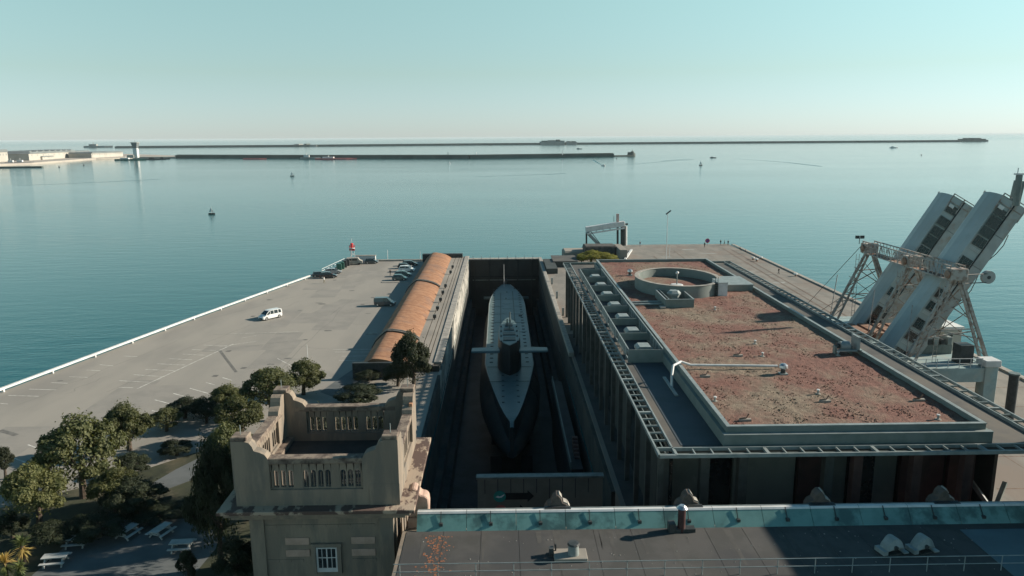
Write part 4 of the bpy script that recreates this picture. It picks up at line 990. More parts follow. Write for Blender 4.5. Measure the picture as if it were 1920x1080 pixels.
for z in (17.3,16.1): MB().cyl((60.8,100,z),(65.4,101.2,z-0.1),0.07,n=6).build('cable', darkmetal, ts)
MB().cyl((65.5,101.1,16.7),(65.5,101.6,16.7),0.9,n=24).build('pulley', gangside, ts); MB().cyl((65.5,101.05,16.7),(65.5,101.65,16.7),0.25,n=12).build('pulley_hub', darkmetal, ts)
MB().cyl((59.2,124,17.6), at(1507,577,0.5), 0.05, n=5).build('stay_cable', darkmetal, ts)
MB().cyl((56.8,124,9.0), at(1528,590,0.5), 0.05, n=5).build('stay_cable', darkmetal, ts)
# portal base
pb = thing('portal_base', (60,111,0), 'pale blue green steel portal deck on legs carrying the trestle', 'portal')
MB().box(52.8,65.4,97.4,98.2,3.0,5.0).build('front_beam', basem, pb, bevel=0.04)
MB().box(52.8,65.4,125,126,3.0,5.0).build('rear_beam', basem, pb)
MB().box(64.6,65.4,98.2,125,3.0,5.0).build('side_beam', basem, pb); MB().box(52.8,53.6,98.2,125,3.0,5.0).build('side_beam', basem, pb)
MB().box(53.6,64.6,98.2,125,4.7,4.95).build('deck_plate', basem, pb)
for x in (52.6,63.9):
    for y in (97.2,125.0): MB().box(x,x+1.7,y,y+1.7,0,5.2).build('leg', basem, pb, bevel=0.05)
MB().box(63.7,65.8,97.0,99.1,5.2,6.1).build('leg_cap', whitepaint, pb, bevel=0.06)
for z in (5.6,6.3): MB().beam((53,97.5,z),(63.6,97.5,z),0.07).build('rail', whitepaint, pb)
for k in range(8): MB().beam((53+k*1.5,97.5,5),(53+k*1.5,97.5,6.3),0.07).build('rail_post', whitepaint, pb)
MB().box(57.5,63.5,104,109,4.95,6.4).build('machine_bed', steel, pb, bevel=0.05)
for k in range(6): MB().box(57.9+k*0.95,58.5+k*0.95,103.8,105.4,6.4,7.2+0.3*(k % 2)).build('winch_motor', steel_lt if k % 2 else darkmetal, pb, bevel=0.05)
for k in range(4): MB().cyl((58.5+k*1.3,106.5,6.4),(58.5+k*1.3,106.5,8.3-0.3*k),0.12).build('exhaust', steel_lt, pb)
MB().box(61.6,63.4,99.2,101,4.95,7.6).build('control_cabinet', darkmetal, pb)
for k in range(4): MB().box(54.5+k*2.2,56+k*2.2,112,118,4.95,5.9).build('counterweight', rustm, pb)
mh = thing('machine_house', (64.5,108,5), 'small cream machine house with bright white roof behind the right gangway', 'hut')
MB().box(63.4,65.9,106,110,4.96,8.2).build('wall', farwall, mh); MB().box(63.2,66.1,105.8,110.2,8.2,8.45).build('roof', whitepaint, mh)
MB().box(63.9,64.6,105.96,105.996,6.4,7.4).build('window', glass, mh)
eq = thing('quay_equipment', (56,93,0), 'grey steel gangway section parked on the quay in front of the portal', 'equipment')
MB().box(52,58,90.5,95.5,0.3,2.6).build('frame', steel, eq, bevel=0.08)
for k in range(5): MB().beam((52.4+k*1.2,90.4,2.75),(53.2+k*1.2,95.3,2.75),0.3).build('spar', steel_lt if k % 2 else rustm, eq)
pc = thing('steel_column', (62.5,90,0), 'dark upright steel column at the right picture edge', 'column')
MB().cyl((62.5,90,0),(62.5,90,6.6),0.55,n=16).build('shaft', darkmetal, pc, smooth=True); MB().cyl((62.5,90,6.6),(62.5,90,6.8),0.65,n=16).build('collar', steel, pc)
# mast with arm
MB().box(-0.1,0.5,-0.1,0.5,3.0,7.1).build('mast_post', steel, mt, local=True, bevel=0.05); MB().box(-0.5,2.6,-0.1,0.3,7.1,7.3).build('mast_arm', whitepaint, mt, local=True)
MB().box(-0.2,-0.12,0,0.1,7.3,8.0).build('aerial', whitepaint, mt, local=True)

MZ = 0
# ------------------------------------------------------------------ jetty: rails, slabs, furniture
jr = MB()
for a, b, c, d in ((1165,478,1186,490),(1263,470,1285,486),(1355,466,1560,588),(1368,466,1600,600),(1225,480,1250,500)):
    line(at(a,b,0), at(c,d,0), 0.22, 0.03, jr)
for k in range(0, 26):
    y = 60+k*7.5; line((50,y,0),(75.5,y,0),0.16,0.006,jr)
line((62.5,60),(62.5,240),0.1,0.006,jr); line((56,60),(56,240),0.1,0.006,jr)
tag(jr.build('sunken_rails', railst), kind='structure')
for k in range(13):
    y0 = 145+k*10.8
    MB().box(75.9,76.85,y0-40,y0-29.3,0,0.28).build('edge_stone', coping, bpy.data.objects['jetty_ground'])
st_ = MB(); rq = random.Random(21)
for k in range(46):
    x = rq.uniform(48,74); y = rq.uniform(150,245); rx_ = rq.uniform(0.4,2.2); ry_ = rq.uniform(0.6,4); n = 8
    st_.add([(x+math.cos(i*.785)*rx_*rq.uniform(.6,1.1), y+math.sin(i*.785)*ry_*rq.uniform(.6,1.1), 0.0035+0.00005*k) for i in range(n)], [tuple(range(n))])
tag(st_.build('jetty_stains', mat('jetty_stain', (0.17,0.15,0.13), (0.21,0.18,0.15), 0.6, 0.9)), kind='structure')
patches2 = MB()
for px, py, wx, wy in ((1310,487,2.5,1.5),(1330,475,3,1),(1390,510,4,2.2),(1250,482,2,1),(1430,540,3,3),(1460,530,2,1.2),(1290,468,2,1.2)):
    c = at(px,py,0.009); n = 9
    patches2.add([(c.x+math.cos(i*.7)*wx*random.uniform(.7,1.1), c.y+math.sin(i*.7)*wy*random.uniform(.7,1.1), 0.009) for i in range(n)], [tuple(range(n))])
tag(patches2.build('concrete_repairs', mat('repair_grey',(0.30,0.30,0.27),(0.24,0.24,0.22),0.5,0.9)), kind='structure')
for i, (px, py) in enumerate(((1427,486),(1492,518),(1412,487),(1419,490))):
    p = at(px, py, 0.0); t = thing('bollard', (p.x,p.y,0.0), ('white topped mooring bollard on the right jetty edge, second nearest','white topped mooring bollard on the right jetty edge, nearest','mooring bollard on the right jetty edge, second farthest','mooring bollard on the right jetty edge, farthest')[i], 'bollard', 'bollards on the jetty edge')
    MB().cyl((0,0,0),(0,0,0.5),0.3,0.24,10).build('post', rustm, t, local=True); MB().cyl((-0.1,0,0.5),(-0.1,0,0.85),0.5,0.42,10).build('head', whitepaint, t, local=True)
# lamp mast
def lamp(px, py, h, lab, r=0.11, head=True, z=0):
    p = at(px, py, z); t = thing('lamp_mast', p, lab, 'lamp post')
    MB().cyl((0,0,0),(0,0,h),r,r*0.7,8).build('pole', whitepaint, t, local=True)
    if head: MB().beam((-0.5,0,h-0.2),(0.9,0,h+0.9),0.5,0.3).build('lamp_head', darkmetal, t, local=True)
lamp(1249,486,13.6,'tall slim white lamp mast with tilted dark head behind the hall roof')
lamp(1255,484,3.8,'short grey post beside the tall lamp mast',0.1,False)
lamp(727,487,3.0,'short white pole on the seaward kerb right of the beacon',0.09,False)
lamp(788,488,2.9,'thin white pole at the end of the vaulted shed',0.08,False)
lamp(577,672,2.4,'thin grey pole at the near edge of the car park above the bushes',0.05,False)
# round no-stopping sign
p = at(1326,462,0); t = thing('round_sign', p, 'round red and blue traffic sign on the far jetty end', 'sign')
MB().cyl((0,0,0),(0,0,2.0),0.06,n=6).build('pole', steel, t, local=True)
MB().cyl((0,0,1.9),(0,-0.06,1.9),0.75,n=20).build('disc', redp, t, local=True); MB().cyl((0,-0.061,1.9),(0,-0.08,1.9),0.5,n=20).build('disc_centre', mat('sign_blue',(0.03,0.06,0.3),(0.03,0.06,0.25),1,0.5), t, local=True)
MB().beam((-0.35,-0.1,2.25),(0.35,-0.1,1.55),0.14,0.02,up=(0,1,0)).build('slash', redp, t, local=True)
# linkspan gantry at far left of the jetty
lk = thing('linkspan_gantry', at(1135,470,0), 'white sloping steel linkspan beam propped on dark posts at the jetty corner', 'gantry')
D = 240.0
def K(px, py, d=D): return atd(px, py, d)
MB().beam(K(1098,430), K(1171,419), 2.2, 1.6).build('main_beam', whitepaint, lk, bevel=0.1)
MB().beam(K(1100,436)+Vector((0,-1.2,-0.3)), K(1170,425)+Vector((0,-1.2,-0.3)), 0.3, 0.5).build('lower_chord', whitepaint, lk)
for k in range(5):
    a = K(1104+k*13,433-k*2)+Vector((0,-1.15,0)); MB().beam(a, a+Vector((0,0,-0.9)), 0.25).build('stiffener', steel_lt, lk)
MB().beam(K(1100,435), K(1124,460), 2.4, 1.0).build('inclined_arm', steel_lt, lk, bevel=0.1)
MB().beam(K(1106,432)+Vector((0,-1.3,0)), K(1126,458)+Vector((0,-1.3,0)), 0.2, 0.2).build('arm_edge', darkmetal, lk)
MB().beam(K(1099.5,437), K(1099.5,462), 0.5, 0.5).build('post', darkmetal, lk)
MB().beam(K(1158,401), K(1158,460), 0.6, 0.6).build('post', darkmetal, lk)
MB().beam(K(1158,401), K(1158,416), 0.8, 0.8).build('post_top', mat('pink_paint',(0.6,0.4,0.36),(0.5,0.35,0.3),1,0.6), lk)
MB().cyl(K(1169,424), K(1169,460), 0.95, n=16).build('pile', darkmetal, lk, smooth=True)
MB().cyl(K(1173,424), K(1173,460), 0.5, n=12).build('pile', whitepaint, lk, smooth=True)
MB().beam(K(1167,421), K(1177,420), 1.2, 0.5).build('cap', darkmetal, lk)
MB().cyl(K(1151,405), K(1151,416), 0.08, n=6).build('aerial', darkmetal, lk)
pa = at(1092,476,0); 
MB().path([K(1092,462),K(1097,464),K(1101,461),K(1108,463),K(1116,460)],0.5,8).build('hinge', basem, lk)
# abutment blocks
ab = thing('abutment', at(1140,480,0), 'concrete abutment blocks under the linkspan gantry', 'abutment')
q0 = at(1162,486,0); MB().box(q0.x,q0.x+2.2,q0.y,q0.y+12,0,2.8).build('block', concrete, ab, bevel=0.08)
q1 = at(1112,484,0); MB().box(q1.x-2,q0.x-0.1,q1.y+4,q1.y+10,0,3.0).build('block', rockm, ab, bevel=0.3)
q2 = at(1095,480,0); MB().box(q2.x-6,q2.x+2,q2.y+2,q2.y+9,-2,1.2).build('block', concrete, ab, bevel=0.5)
MB().beam(at(1172,488,0)+Vector((0,0,0.3)), at(1184,470,0)+Vector((0,0,0.3)), 0.6, 0.4).build('ramp_rail', whitepaint, ab)
# small dark sheds by the dock gate (right)
gs = thing('pump_house', (18,210,0), 'very low dark flat roofed pump house at the far end of the dock', 'shed')
MB().box(14.5,21,206,216,0,1.5).build('wall', facade, gs); MB().box(14.3,21.2,205.8,216.2,1.5,1.7).build('roof', membrane, gs)
MB().box(11.9,14.8,196,212,0,1.4).build('ramp_wall', facade, gs)
for k in range(3): MB().box(12.1,12.5,150+k*16,150.4+k*16,0,1.6).build('bollard_post', steel_lt, gs)

MZ = None
# ------------------------------------------------------------------ people
def person(px, py, z, top, legs, lab, pose=0, rz=0.0, h=1.72):
    p = at(px, py, z)
    me = bpy.data.meshes.new('body'); s = h/1.72
    sw_ = 0.16 if pose == 1 else 0.05
    V = [(0,0,0.95),(0,0,1.15),(0,0,1.38),(0,0,1.5),(0,0.02,1.62),
         (0.1,0,0.9),(0.11,sw_,0.48),(0.12,sw_*2-0.05,0.07),(0.12,sw_*2+0.1,0.03),
         (-0.1,0,0.9),(-0.11,-sw_,0.48),(-0.12,-sw_*2,0.07),(-0.12,-sw_*2+0.15,0.03),
         (0.2,0,1.38),(0.25,-0.04,1.12),(0.24,0.1,0.9),(-0.2,0,1.38),(-0.25,0.04,1.12),(-0.24,0.12,0.9)]
    if pose == 2:   # seated on the kerb
        V = [(0,0,0.45),(0,-0.02,0.65),(0,0.02,0.88),(0,0.04,1.0),(0,0.08,1.12),
             (0.1,0.05,0.44),(0.12,0.45,0.5),(0.12,0.5,0.07),(0.12,0.62,0.04),(-0.1,0.05,0.44),(-0.12,0.45,0.5),(-0.12,0.5,0.07),(-0.12,0.62,0.04),
             (0.2,0.02,0.88),(0.24,0.12,0.65),(0.16,0.36,0.56),(-0.2,0.02,0.88),(-0.24,0.12,0.65),(-0.16,0.36,0.56)]
    E_ = [(0,1),(1,2),(2,3),(3,4),(0,5),(5,6),(6,7),(7,8),(0,9),(9,10),(10,11),(11,12),(2,13),(13,14),(14,15),(2,16),(16,17),(17,18)]
    rad = [0.15,0.14,0.17,0.06,0.105,0.1,0.07,0.05,0.05,0.1,0.07,0.05,0.05,0.07,0.05,0.04,0.07,0.05,0.04]
    me.from_pydata([tuple(Vector(v)*s) for v in V], E_, []); ob = bpy.data.objects.new('body', me); COL.objects.link(ob)
    ob.modifiers.new('k','SKIN'); 
    for i, sv in enumerate(me.skin_vertices[0].data): sv.radius = (rad[i]*s, rad[i]*s*0.85); sv.use_root = (i == 0)
    ob.modifiers.new('u','SUBSURF').levels = 1
    dg = bpy.context.evaluated_depsgraph_get(); m2 = bpy.data.meshes.new_from_object(ob.evaluated_get(dg)); bpy.data.objects.remove(ob)
    m2.materials.clear()
    for x in (legs, top, skin): m2.materials.append(x)
    zl_, zh_ = (0.5, 0.97) if pose == 2 else (0.93*s, 1.45*s)
    for po in m2.polygons:
        c = po.center; po.use_smooth = True
        hand = abs(c.x) > 0.19*s and c.z < (0.6 if pose == 2 else 0.95)*s and pose != 2
        po.material_index = 2 if (c.z > zh_ or hand) else (1 if c.z > zl_ else 0)
    t = thing('person', p, lab, 'person'); t.rotation_euler.z = rz
    o = bpy.data.objects.new('body', m2); COL.objects.link(o); o.parent = t
    hz_ = V[4][2]*s
    MB().loft([[(r*math.cos(a), r*math.sin(a)*1.05+V[4][1], hz_+dz) for a in [2*math.pi*i/10 for i in range(10)]] for r, dz in ((0.115,0.02),(0.12,0.07),(0.09,0.125),(0.02,0.145))]).build('hair', darkmetal, t, local=True, smooth=True)
navy = mat('navy_cloth',(0.02,0.03,0.06),(0.015,0.02,0.045),3,0.9); blk = mat('black_cloth',(0.012,0.012,0.014),(0.02,0.02,0.02),3,0.9)
wht = mat('white_cloth',(0.6,0.6,0.58),(0.5,0.5,0.48),3,0.9); jean = mat('denim',(0.06,0.09,0.16),(0.05,0.07,0.12),3,0.9); khaki = mat('khaki_cloth',(0.25,0.2,0.13),(0.2,0.16,0.1),3,0.9)
person(1200,462,0,navy,jean,'person in blue walking at the left of the far jetty edge',1,0.4)
person(1321,464,0,blk,blk,'person in black standing left of the round sign on the jetty',0,0.2)
person(1351,459,0,blk,navy,'person in dark clothes at the jetty end, leftmost of three together',0,0.1)
person(1358,460,0,blk,khaki,'person in dark top and khaki trousers at the jetty end, middle of three',1,1.2)
person(1365,460,0,navy,blk,'person in navy at the jetty end, rightmost of three together',0,-0.6)
person(1387,470,0,blk,blk,'person in black sitting on the jetty kerb nearer the far corner',2,-1.2)
person(1397,475,0,navy,khaki,'person in navy and khaki bending at the jetty kerb next to the other sitter',2,-1.4)
person(1460,514,0,blk,blk,'person in black standing alone halfway along the right jetty edge',1,0.6)
person(608,531,0,wht,khaki,'person in white walking near the dark parked cars on the left quay',1,1.4)
person(732,517,0,blk,blk,'person in black standing beside the parked row near the vaulted shed',0,0.3)

# ------------------------------------------------------------------ cars
def carpaint(nm, c, r=0.3):
    m = mat(nm, c, tuple(x*0.93 for x in c), 1.0, r, spec=0.6); m.node_tree.nodes['Principled BSDF'].inputs['Coat Weight'].default_value = 0.6; return m
def car(loc, rz, kind, paintm, lab, group=None):
    t = thing({'van':'parked_van'}.get(kind,'parked_car'), loc, lab, 'van' if kind in ('van','mpv') else 'car', group); t.rotation_euler.z = rz
    # x forward, origin at centre
    K_ = {'hatch': (3.9,1.7,1.48,0.92,[(-1.85,0.5),(-1.9,0.85),(-1.78,0.98)],[(-1.72,0.96),(-1.4,1.44),(-0.2,1.5),(0.45,1.42),(1.05,0.98)]),
          'suv':   (4.5,1.82,1.66,1.0,None,[(-2.05,1.02),(-1.8,1.55),(-0.4,1.66),(0.5,1.58),(1.2,1.06)]),
          'est':   (4.5,1.76,1.5,0.92,None,[(-2.1,0.95),(-1.75,1.4),(-0.2,1.5),(0.5,1.42),(1.25,0.98)]),
          'van':   (4.5,1.84,1.86,1.05,None,[(-2.2,1.05),(-2.15,1.8),(0.5,1.86),(0.75,1.75),(1.45,1.1)]),
          'mpv':   (4.6,1.86,1.84,1.05,None,[(-2.22,1.05),(-2.1,1.78),(0.3,1.84),(0.75,1.72),(1.5,1.1)]),
          'panel': (4.5,1.84,1.9,1.05,None,[(-2.2,1.05),(-2.15,1.8),(0.4,1.88),(0.7,1.78),(1.45,1.1)])}
    L_, W_, H_, zb, _, top = K_[kind]; hl = L_/2
    side = [(-hl+0.1,0.3),(-hl,0.55),(-hl+0.02,zb-0.08),(-hl+0.12,zb+0.02),(top[-1][0],zb+0.02),(hl-0.55,zb-0.12),(hl-0.12,zb-0.32),(hl,0.55),(hl-0.08,0.3)]
    # wheel arches cut into the lower profile
    wr = 0.33; wx = (-hl+0.78, hl-0.8)
    low = []
    for c in wx:
        low += [(c-wr-0.06,0.28)]+[(c-(wr+0.06)*math.cos(a), 0.3+(wr+0.06)*math.sin(a)) for a in [math.pi*i/6 for i in range(1,6)]]+[(c+wr+0.06,0.28)]
    profl = side[1:-1]+[side[-1]]+list(reversed(low))+[side[0]]
    n = len(profl); hw = W_/2; rings = []
    for yy, k in ((-hw,0.0),(-hw+0.07,1),(hw-0.07,1),(hw,0.0)):
        rings.append([(x*(1 if k else 0.985), yy, z if (k or z < zb-0.2) else z-0.05) for x, z in profl])
    mb = MB(); vs = [p for r in rings for p in r]; fs = []
    for a in range(3):
        for i in range(n): j = (i+1) % n; fs.append((a*n+i,a*n+j,(a+1)*n+j,(a+1)*n+i))
    fs += [tuple(range(n)), tuple(range(3*n,4*n))[::-1]]
    mb.add(vs, fs); mb.build('body', paintm, t, local=True)
    # greenhouse: glass frustum, painted roof and pillars
    hb = hw-0.06; ht = hw-0.2
    def gy(z): return hb+(ht-hb)*(z-zb)/(H_-zb)
    prof2 = [(x, z) for x, z in top]
    gv = [(x, -gy(z), z) for x, z in prof2]+[(x, gy(z), z) for x, z in prof2]; k = len(prof2)
    MB().add(gv, [tuple(range(k)), tuple(range(2*k-1,k-1,-1))]+[(i,(i+1) % k,k+(i+1) % k,k+i) for i in range(k)]).build('windows', glass, t, local=True)
    r_ = MB(); e = 0.02
    rp = [(x, z+e) for x, z in prof2[1:-1]]
    vs = [(x,-gy(z)-0.015,z) for x, z in rp]+[(x,gy(z)+0.015,z) for x, z in rp]+[(x,-gy(z)-0.02,z-0.09) for x, z in rp]+[(x,gy(z)+0.02,z-0.09) for x, z in rp]; k2 = len(rp)
    fs = [(i,i+1,k2+i+1,k2+i) for i in range(k2-1)]+[(i,i+1,2*k2+i+1,2*k2+i) for i in range(k2-1)]+[(k2+i,k2+i+1,3*k2+i+1,3*k2+i) for i in range(k2-1)]
    r_.add(vs, fs)
    r_.build('roof', paintm, t, local=True)
    for s in (-1, 1):
        def PB(x0,z0,x1,z1,wd): MB().beam((x0,s*(gy(z0)+0.012),z0),(x1,s*(gy(z1)+0.012),z1),0.03,wd,up=(1,0,0)).build('pillar', paintm, t, local=True)
        PB(top[0][0],top[0][1],top[1][0],top[1][1],0.2); PB(top[-1][0],top[-1][1],top[-2][0],top[-2][1],0.09)
        PB(-0.35,zb,-0.35,H_-0.05,0.1); PB(0.55,zb,0.45,top[-2][1]-0.05,0.08)
        if kind in ('van','mpv','panel'):
            PB(-1.35,zb,-1.35,H_-0.08,0.12)
        if kind == 'panel':
            MB().add([(-2.15,s*(gy(zb)+0.02),zb),(-0.3,s*(gy(zb)+0.02),zb),(-0.3,s*(gy(H_)+0.02),H_-0.05),(-2.13,s*(gy(H_)+0.02),H_-0.1)],[(0,1,2,3)]).build('side_panel', paintm, t, local=True)
        for c in wx:
            wq = MB().cyl((c,s*(hw-0.2),wr),(c,s*(hw+0.005),wr),wr,n=18).build('wheel', tyre, t, local=True)
            o = MB().cyl((c,s*(hw+0.006),wr),(c,s*(hw+0.02),wr),wr*0.62,n=12).build('rim', chrome, wq, local=True)
        MB().box(hl-0.32,hl-0.02,s*hw*0.72-0.16,s*hw*0.72+0.16,zb-0.36,zb-0.2).build('headlight', lampm, t, local=True, bevel=0.03)
        MB().box(-hl-0.01,-hl+0.08,s*hw*0.85-0.08,s*hw*0.85+0.08,zb-0.4,zb-0.1).build('tail_light', redp, t, local=True)
        MB().box(0.85,1.0,s*(hw+0.05)-0.09,s*(hw+0.05)+0.09,zb+0.02,zb+0.17).build('mirror', paintm, t, local=True, bevel=0.02)
    MB().box(hl-0.03,hl+0.01,-0.5,0.5,0.36,0.56).build('grille', darkmetal, t, local=True)
    MB().box(-hl-0.02,-hl+0.03,-0.26,0.26,0.55,0.66).build('number_plate', whitepaint, t, local=True)
    return t
wp_ = carpaint('white_car_paint', (0.75,0.75,0.73)); dk = carpaint('dark_blue_car_paint', (0.03,0.05,0.06)); bl = carpaint('black_car_paint', (0.012,0.014,0.018))
tl = carpaint('teal_car_paint', (0.04,0.10,0.10)); gr = carpaint('silver_car_paint', (0.35,0.36,0.36)); gn = carpaint('green_grey_car_paint', (0.10,0.15,0.14))
p = at(507,597,0); car(p, R(232), 'mpv', wp_, 'white people carrier van driving across the open car park'); bpy.data.objects['parked_car']['label'] if False else None
p = at(722,573,0); car(p, R(-4), 'panel', dk, 'dark blue grey small van parked at the vaulted shed')
park = [(750,525,'hatch',tl,'small teal hatchback parked nearest in the row by the vaulted shed'),(756,518,'est',gn,'grey green estate car parked second nearest in the row by the shed'),
        (763,509,'suv',wp_,'white car parked in the middle of the row by the vaulted shed'),(759,503,'hatch',bl,'black hatchback parked behind the white car in the row'),
        (769,498,'est',bl,'black estate car parked farthest in the row by the shed')]
for a, b, k, m_, l in park: car(at(a,b,0), R(random.uniform(-5,3)), k, m_, l, 'cars parked by the vaulted shed')
car(at(616,521,0), R(8), 'suv', bl, 'black four by four parked at the left quay edge, nearest of its group')
car(at(625,513,0), R(12), 'est', gr, 'silver estate car parked just behind the black four by four')
car(at(600,519,0), R(10), 'hatch', dk, 'dark car half hidden on the seaward side of the black four by four')
car(at(697,494,0), R(4), 'hatch', dk, 'dark blue hatchback parked by the white wall near the beacon')
# camper and trailer with white wall near beacon
cv = thing('camper_van', at(664,496,0), 'old beige camper van parked under the red and white beacon', 'camper van'); cv.rotation_euler.z = R(8)
MB().loft([[(x,y,z) for x, z in ((-2.3,0.35),(-2.35,1.2),(-2.1,2.0),(1.2,2.1),(1.7,1.4),(2.4,1.1),(2.45,0.5),(2.3,0.35))] for y in (-0.95,0.95)]).build('body', coping, cv, local=True, bevel=0.06)
MB().box(-1.9,-0.7,-0.97,-0.952,1.3,1.8).build('window', glass, cv, local=True); MB().box(-0.4,0.9,-0.97,-0.952,1.3,1.8).build('window', glass, cv, local=True)
for c in (-1.5,1.5):
    for s in (-1,1): MB().cyl((c,s*0.75,0.33),(c,s*0.98,0.33),0.33,n=14).build('wheel', tyre, cv, local=True)
wl = thing('white_wall', at(677,493,0), 'short white painted block wall right of the beacon', 'wall')
MB().box(-1.6,4.2,0.4,1.4,0,2.0).build('block', whitepaint, wl, local=True, bevel=0.05); MB().box(-1.7,4.3,0.3,1.5,2.0,2.15).build('coping', coping, wl, local=True)
for i, (a, b, m_) in enumerate(((636,507,greenb),(641,504,greenb),(646,501,darkmetal),(651,498,darkmetal))):
    t = thing('recycling_bin', at(a,b,0), ('green recycling container, nearest in the row before the camper','green recycling container, second nearest in the row','black recycling container, third in the row by the camper','black recycling container right beside the camper')[i], 'bin', 'recycling containers')
    t.rotation_euler.z = R(15)
    MB().box(-0.7,0.7,-0.8,0.8,0,1.7).build('container', m_, t, local=True, bevel=0.1); MB().prism([(-0.7,1.7),(-0.4,1.95),(0.4,1.95),(0.7,1.7)],-0.8,0.8,'y').build('lid', m_, t, local=True)
    MB().box(0.702,0.73,-0.3,0.3,1.1,1.4).build('flap', whitepaint, t, local=True)
bc = thing('harbour_beacon', at(661,488,0), 'white lattice harbour beacon with red top on the left quay corner', 'beacon')
for a in range(3):
    c_, s__ = math.cos(a*2.094), math.sin(a*2.094)
    MB().beam((c_*0.9,s__*0.9,0),(c_*0.4,s__*0.4,3.6),0.16).build('leg', whitepaint, bc, local=True)
    MB().beam((c_*0.9,s__*0.9,1.2),(math.cos((a+1)*2.094)*0.62,math.sin((a+1)*2.094)*0.62,2.2),0.08).build('brace', whitepaint, bc, local=True)
MB().cyl((0,0,3.6),(0,0,3.8),0.85,n=14).build('gallery', whitepaint, bc, local=True)
MB().cyl((0,0,3.8),(0,0,4.9),0.38,n=12).build('lantern', redp, bc, local=True); MB().cyl((0,0,4.9),(0,0,5.2),0.6,0.25,12).build('lantern_top', redp, bc, local=True)
for a in range(8): MB().beam((0.8*math.cos(a*.785),0.8*math.sin(a*.785),3.8),(0.8*math.cos(a*.785),0.8*math.sin(a*.785),4.6),0.1).build('gallery_post', redp, bc, local=True)
MB().cyl((0,0,5.4),(0,0,6.6),0.06).build('rod', whitepaint, bc, local=True)
MB().box(-0.8,0.8,-0.1,0.1,2.9,3.5).build('panel', redp, bc, local=True)

MZ = 0
# ------------------------------------------------------------------ garden, trees, picnic tables, yuccas
o = MB().add([(-58,46,0.012),(-16.5,46,0.012),(-15,84,0.012),(-15,96,0.012),(-24,98,0.012),(-30,92,0.012),(-41,80,0.012),(-60,66,0.012)], [tuple(range(8))]).build('garden_ground', grass); tag(o, kind='structure')
o = MB().add([at(a,b,0.02) for a, b in ((60,1079),(150,1000),(230,975),(370,972),(420,1010),(345,1100),(300,1180),(40,1180))], [tuple(range(8))]).build('picnic_paving', pavement); tag(o, kind='structure')
o = MB().add([at(a,b,0.022) for a, b in ((270,915),(330,880),(400,845),(440,800),(455,805),(420,860),(360,900),(300,922))], [tuple(range(8))]).build('garden_path', pavement); tag(o, kind='structure')
o = MB().add([at(a,b,0.024) for a, b in ((600,735),(650,700),(705,665),(715,670),(670,720),(640,750))], [tuple(range(6))]).build('shed_path', pavement); tag(o, kind='structure')
MZ = None
def leafcloud(seed, n, size, blobs, flat=0.75):
    rnd = random.Random(seed); mb = MB(); vs = []; fs = []
    for k in range(n):
        bx_, by_, bz_, br = blobs[rnd.randrange(len(blobs))]
        while True:
            d = Vector((rnd.gauss(0,1), rnd.gauss(0,1), rnd.gauss(0,1)))
            if d.length > 0.01: break
        d.normalize(); 
        r = br*(rnd.random()**0.3)*(0.86+0.42*noise.noise(d*2.6+Vector((seed,bx_,0))))
        if rnd.random() < 0.14: r *= rnd.uniform(1.05,1.3)
        c = Vector((bx_,by_,bz_))+Vector((d.x*r, d.y*r, d.z*r*flat))
        nrm = (d+Vector((rnd.uniform(-.9,.9),rnd.uniform(-.9,.9),rnd.uniform(-.4,1.0)))).normalized()
        a = nrm.orthogonal().normalized(); a.rotate(Matrix.Rotation(rnd.random()*6.28,3,nrm)); b = nrm.cross(a)
        s = size*rnd.uniform(0.6,1.3)
        i = len(vs); vs += [c-a*s, c-b*s*0.5, c+a*s, c+b*s*0.5+nrm*s*0.15]; fs.append((i,i+1,i+2,i+3))
    return mb.add(vs, fs)
CROWNS = []
for sd_ in range(5):
    rnd = random.Random(sd_*11+3); bl_ = [(0,0,0.0,0.72),(0,0,0.05,0.74)]
    for k in range(22):
        a = rnd.random()*6.28; e = rnd.uniform(-0.5,1.25); r = rnd.uniform(0.5,0.72)
        bl_.append((math.cos(a)*r*math.cos(e), math.sin(a)*r*math.cos(e), 0.7*r*math.sin(e), rnd.uniform(0.13,0.27)))
    bl_.append((0.05,0.1,0.5,0.33))
    mb = leafcloud(sd_, 24000, 0.034, bl_)
    me = mb.build('tmp', leafA); CROWNS.append(me.data); bpy.data.objects.remove(me)
CM = {}
def crown_mesh(i, m):
    if (i, m.name) not in CM:
        d = CROWNS[i].copy(); d.materials.clear(); d.materials.append(m); CM[(i, m.name)] = d
    return CM[(i, m.name)]
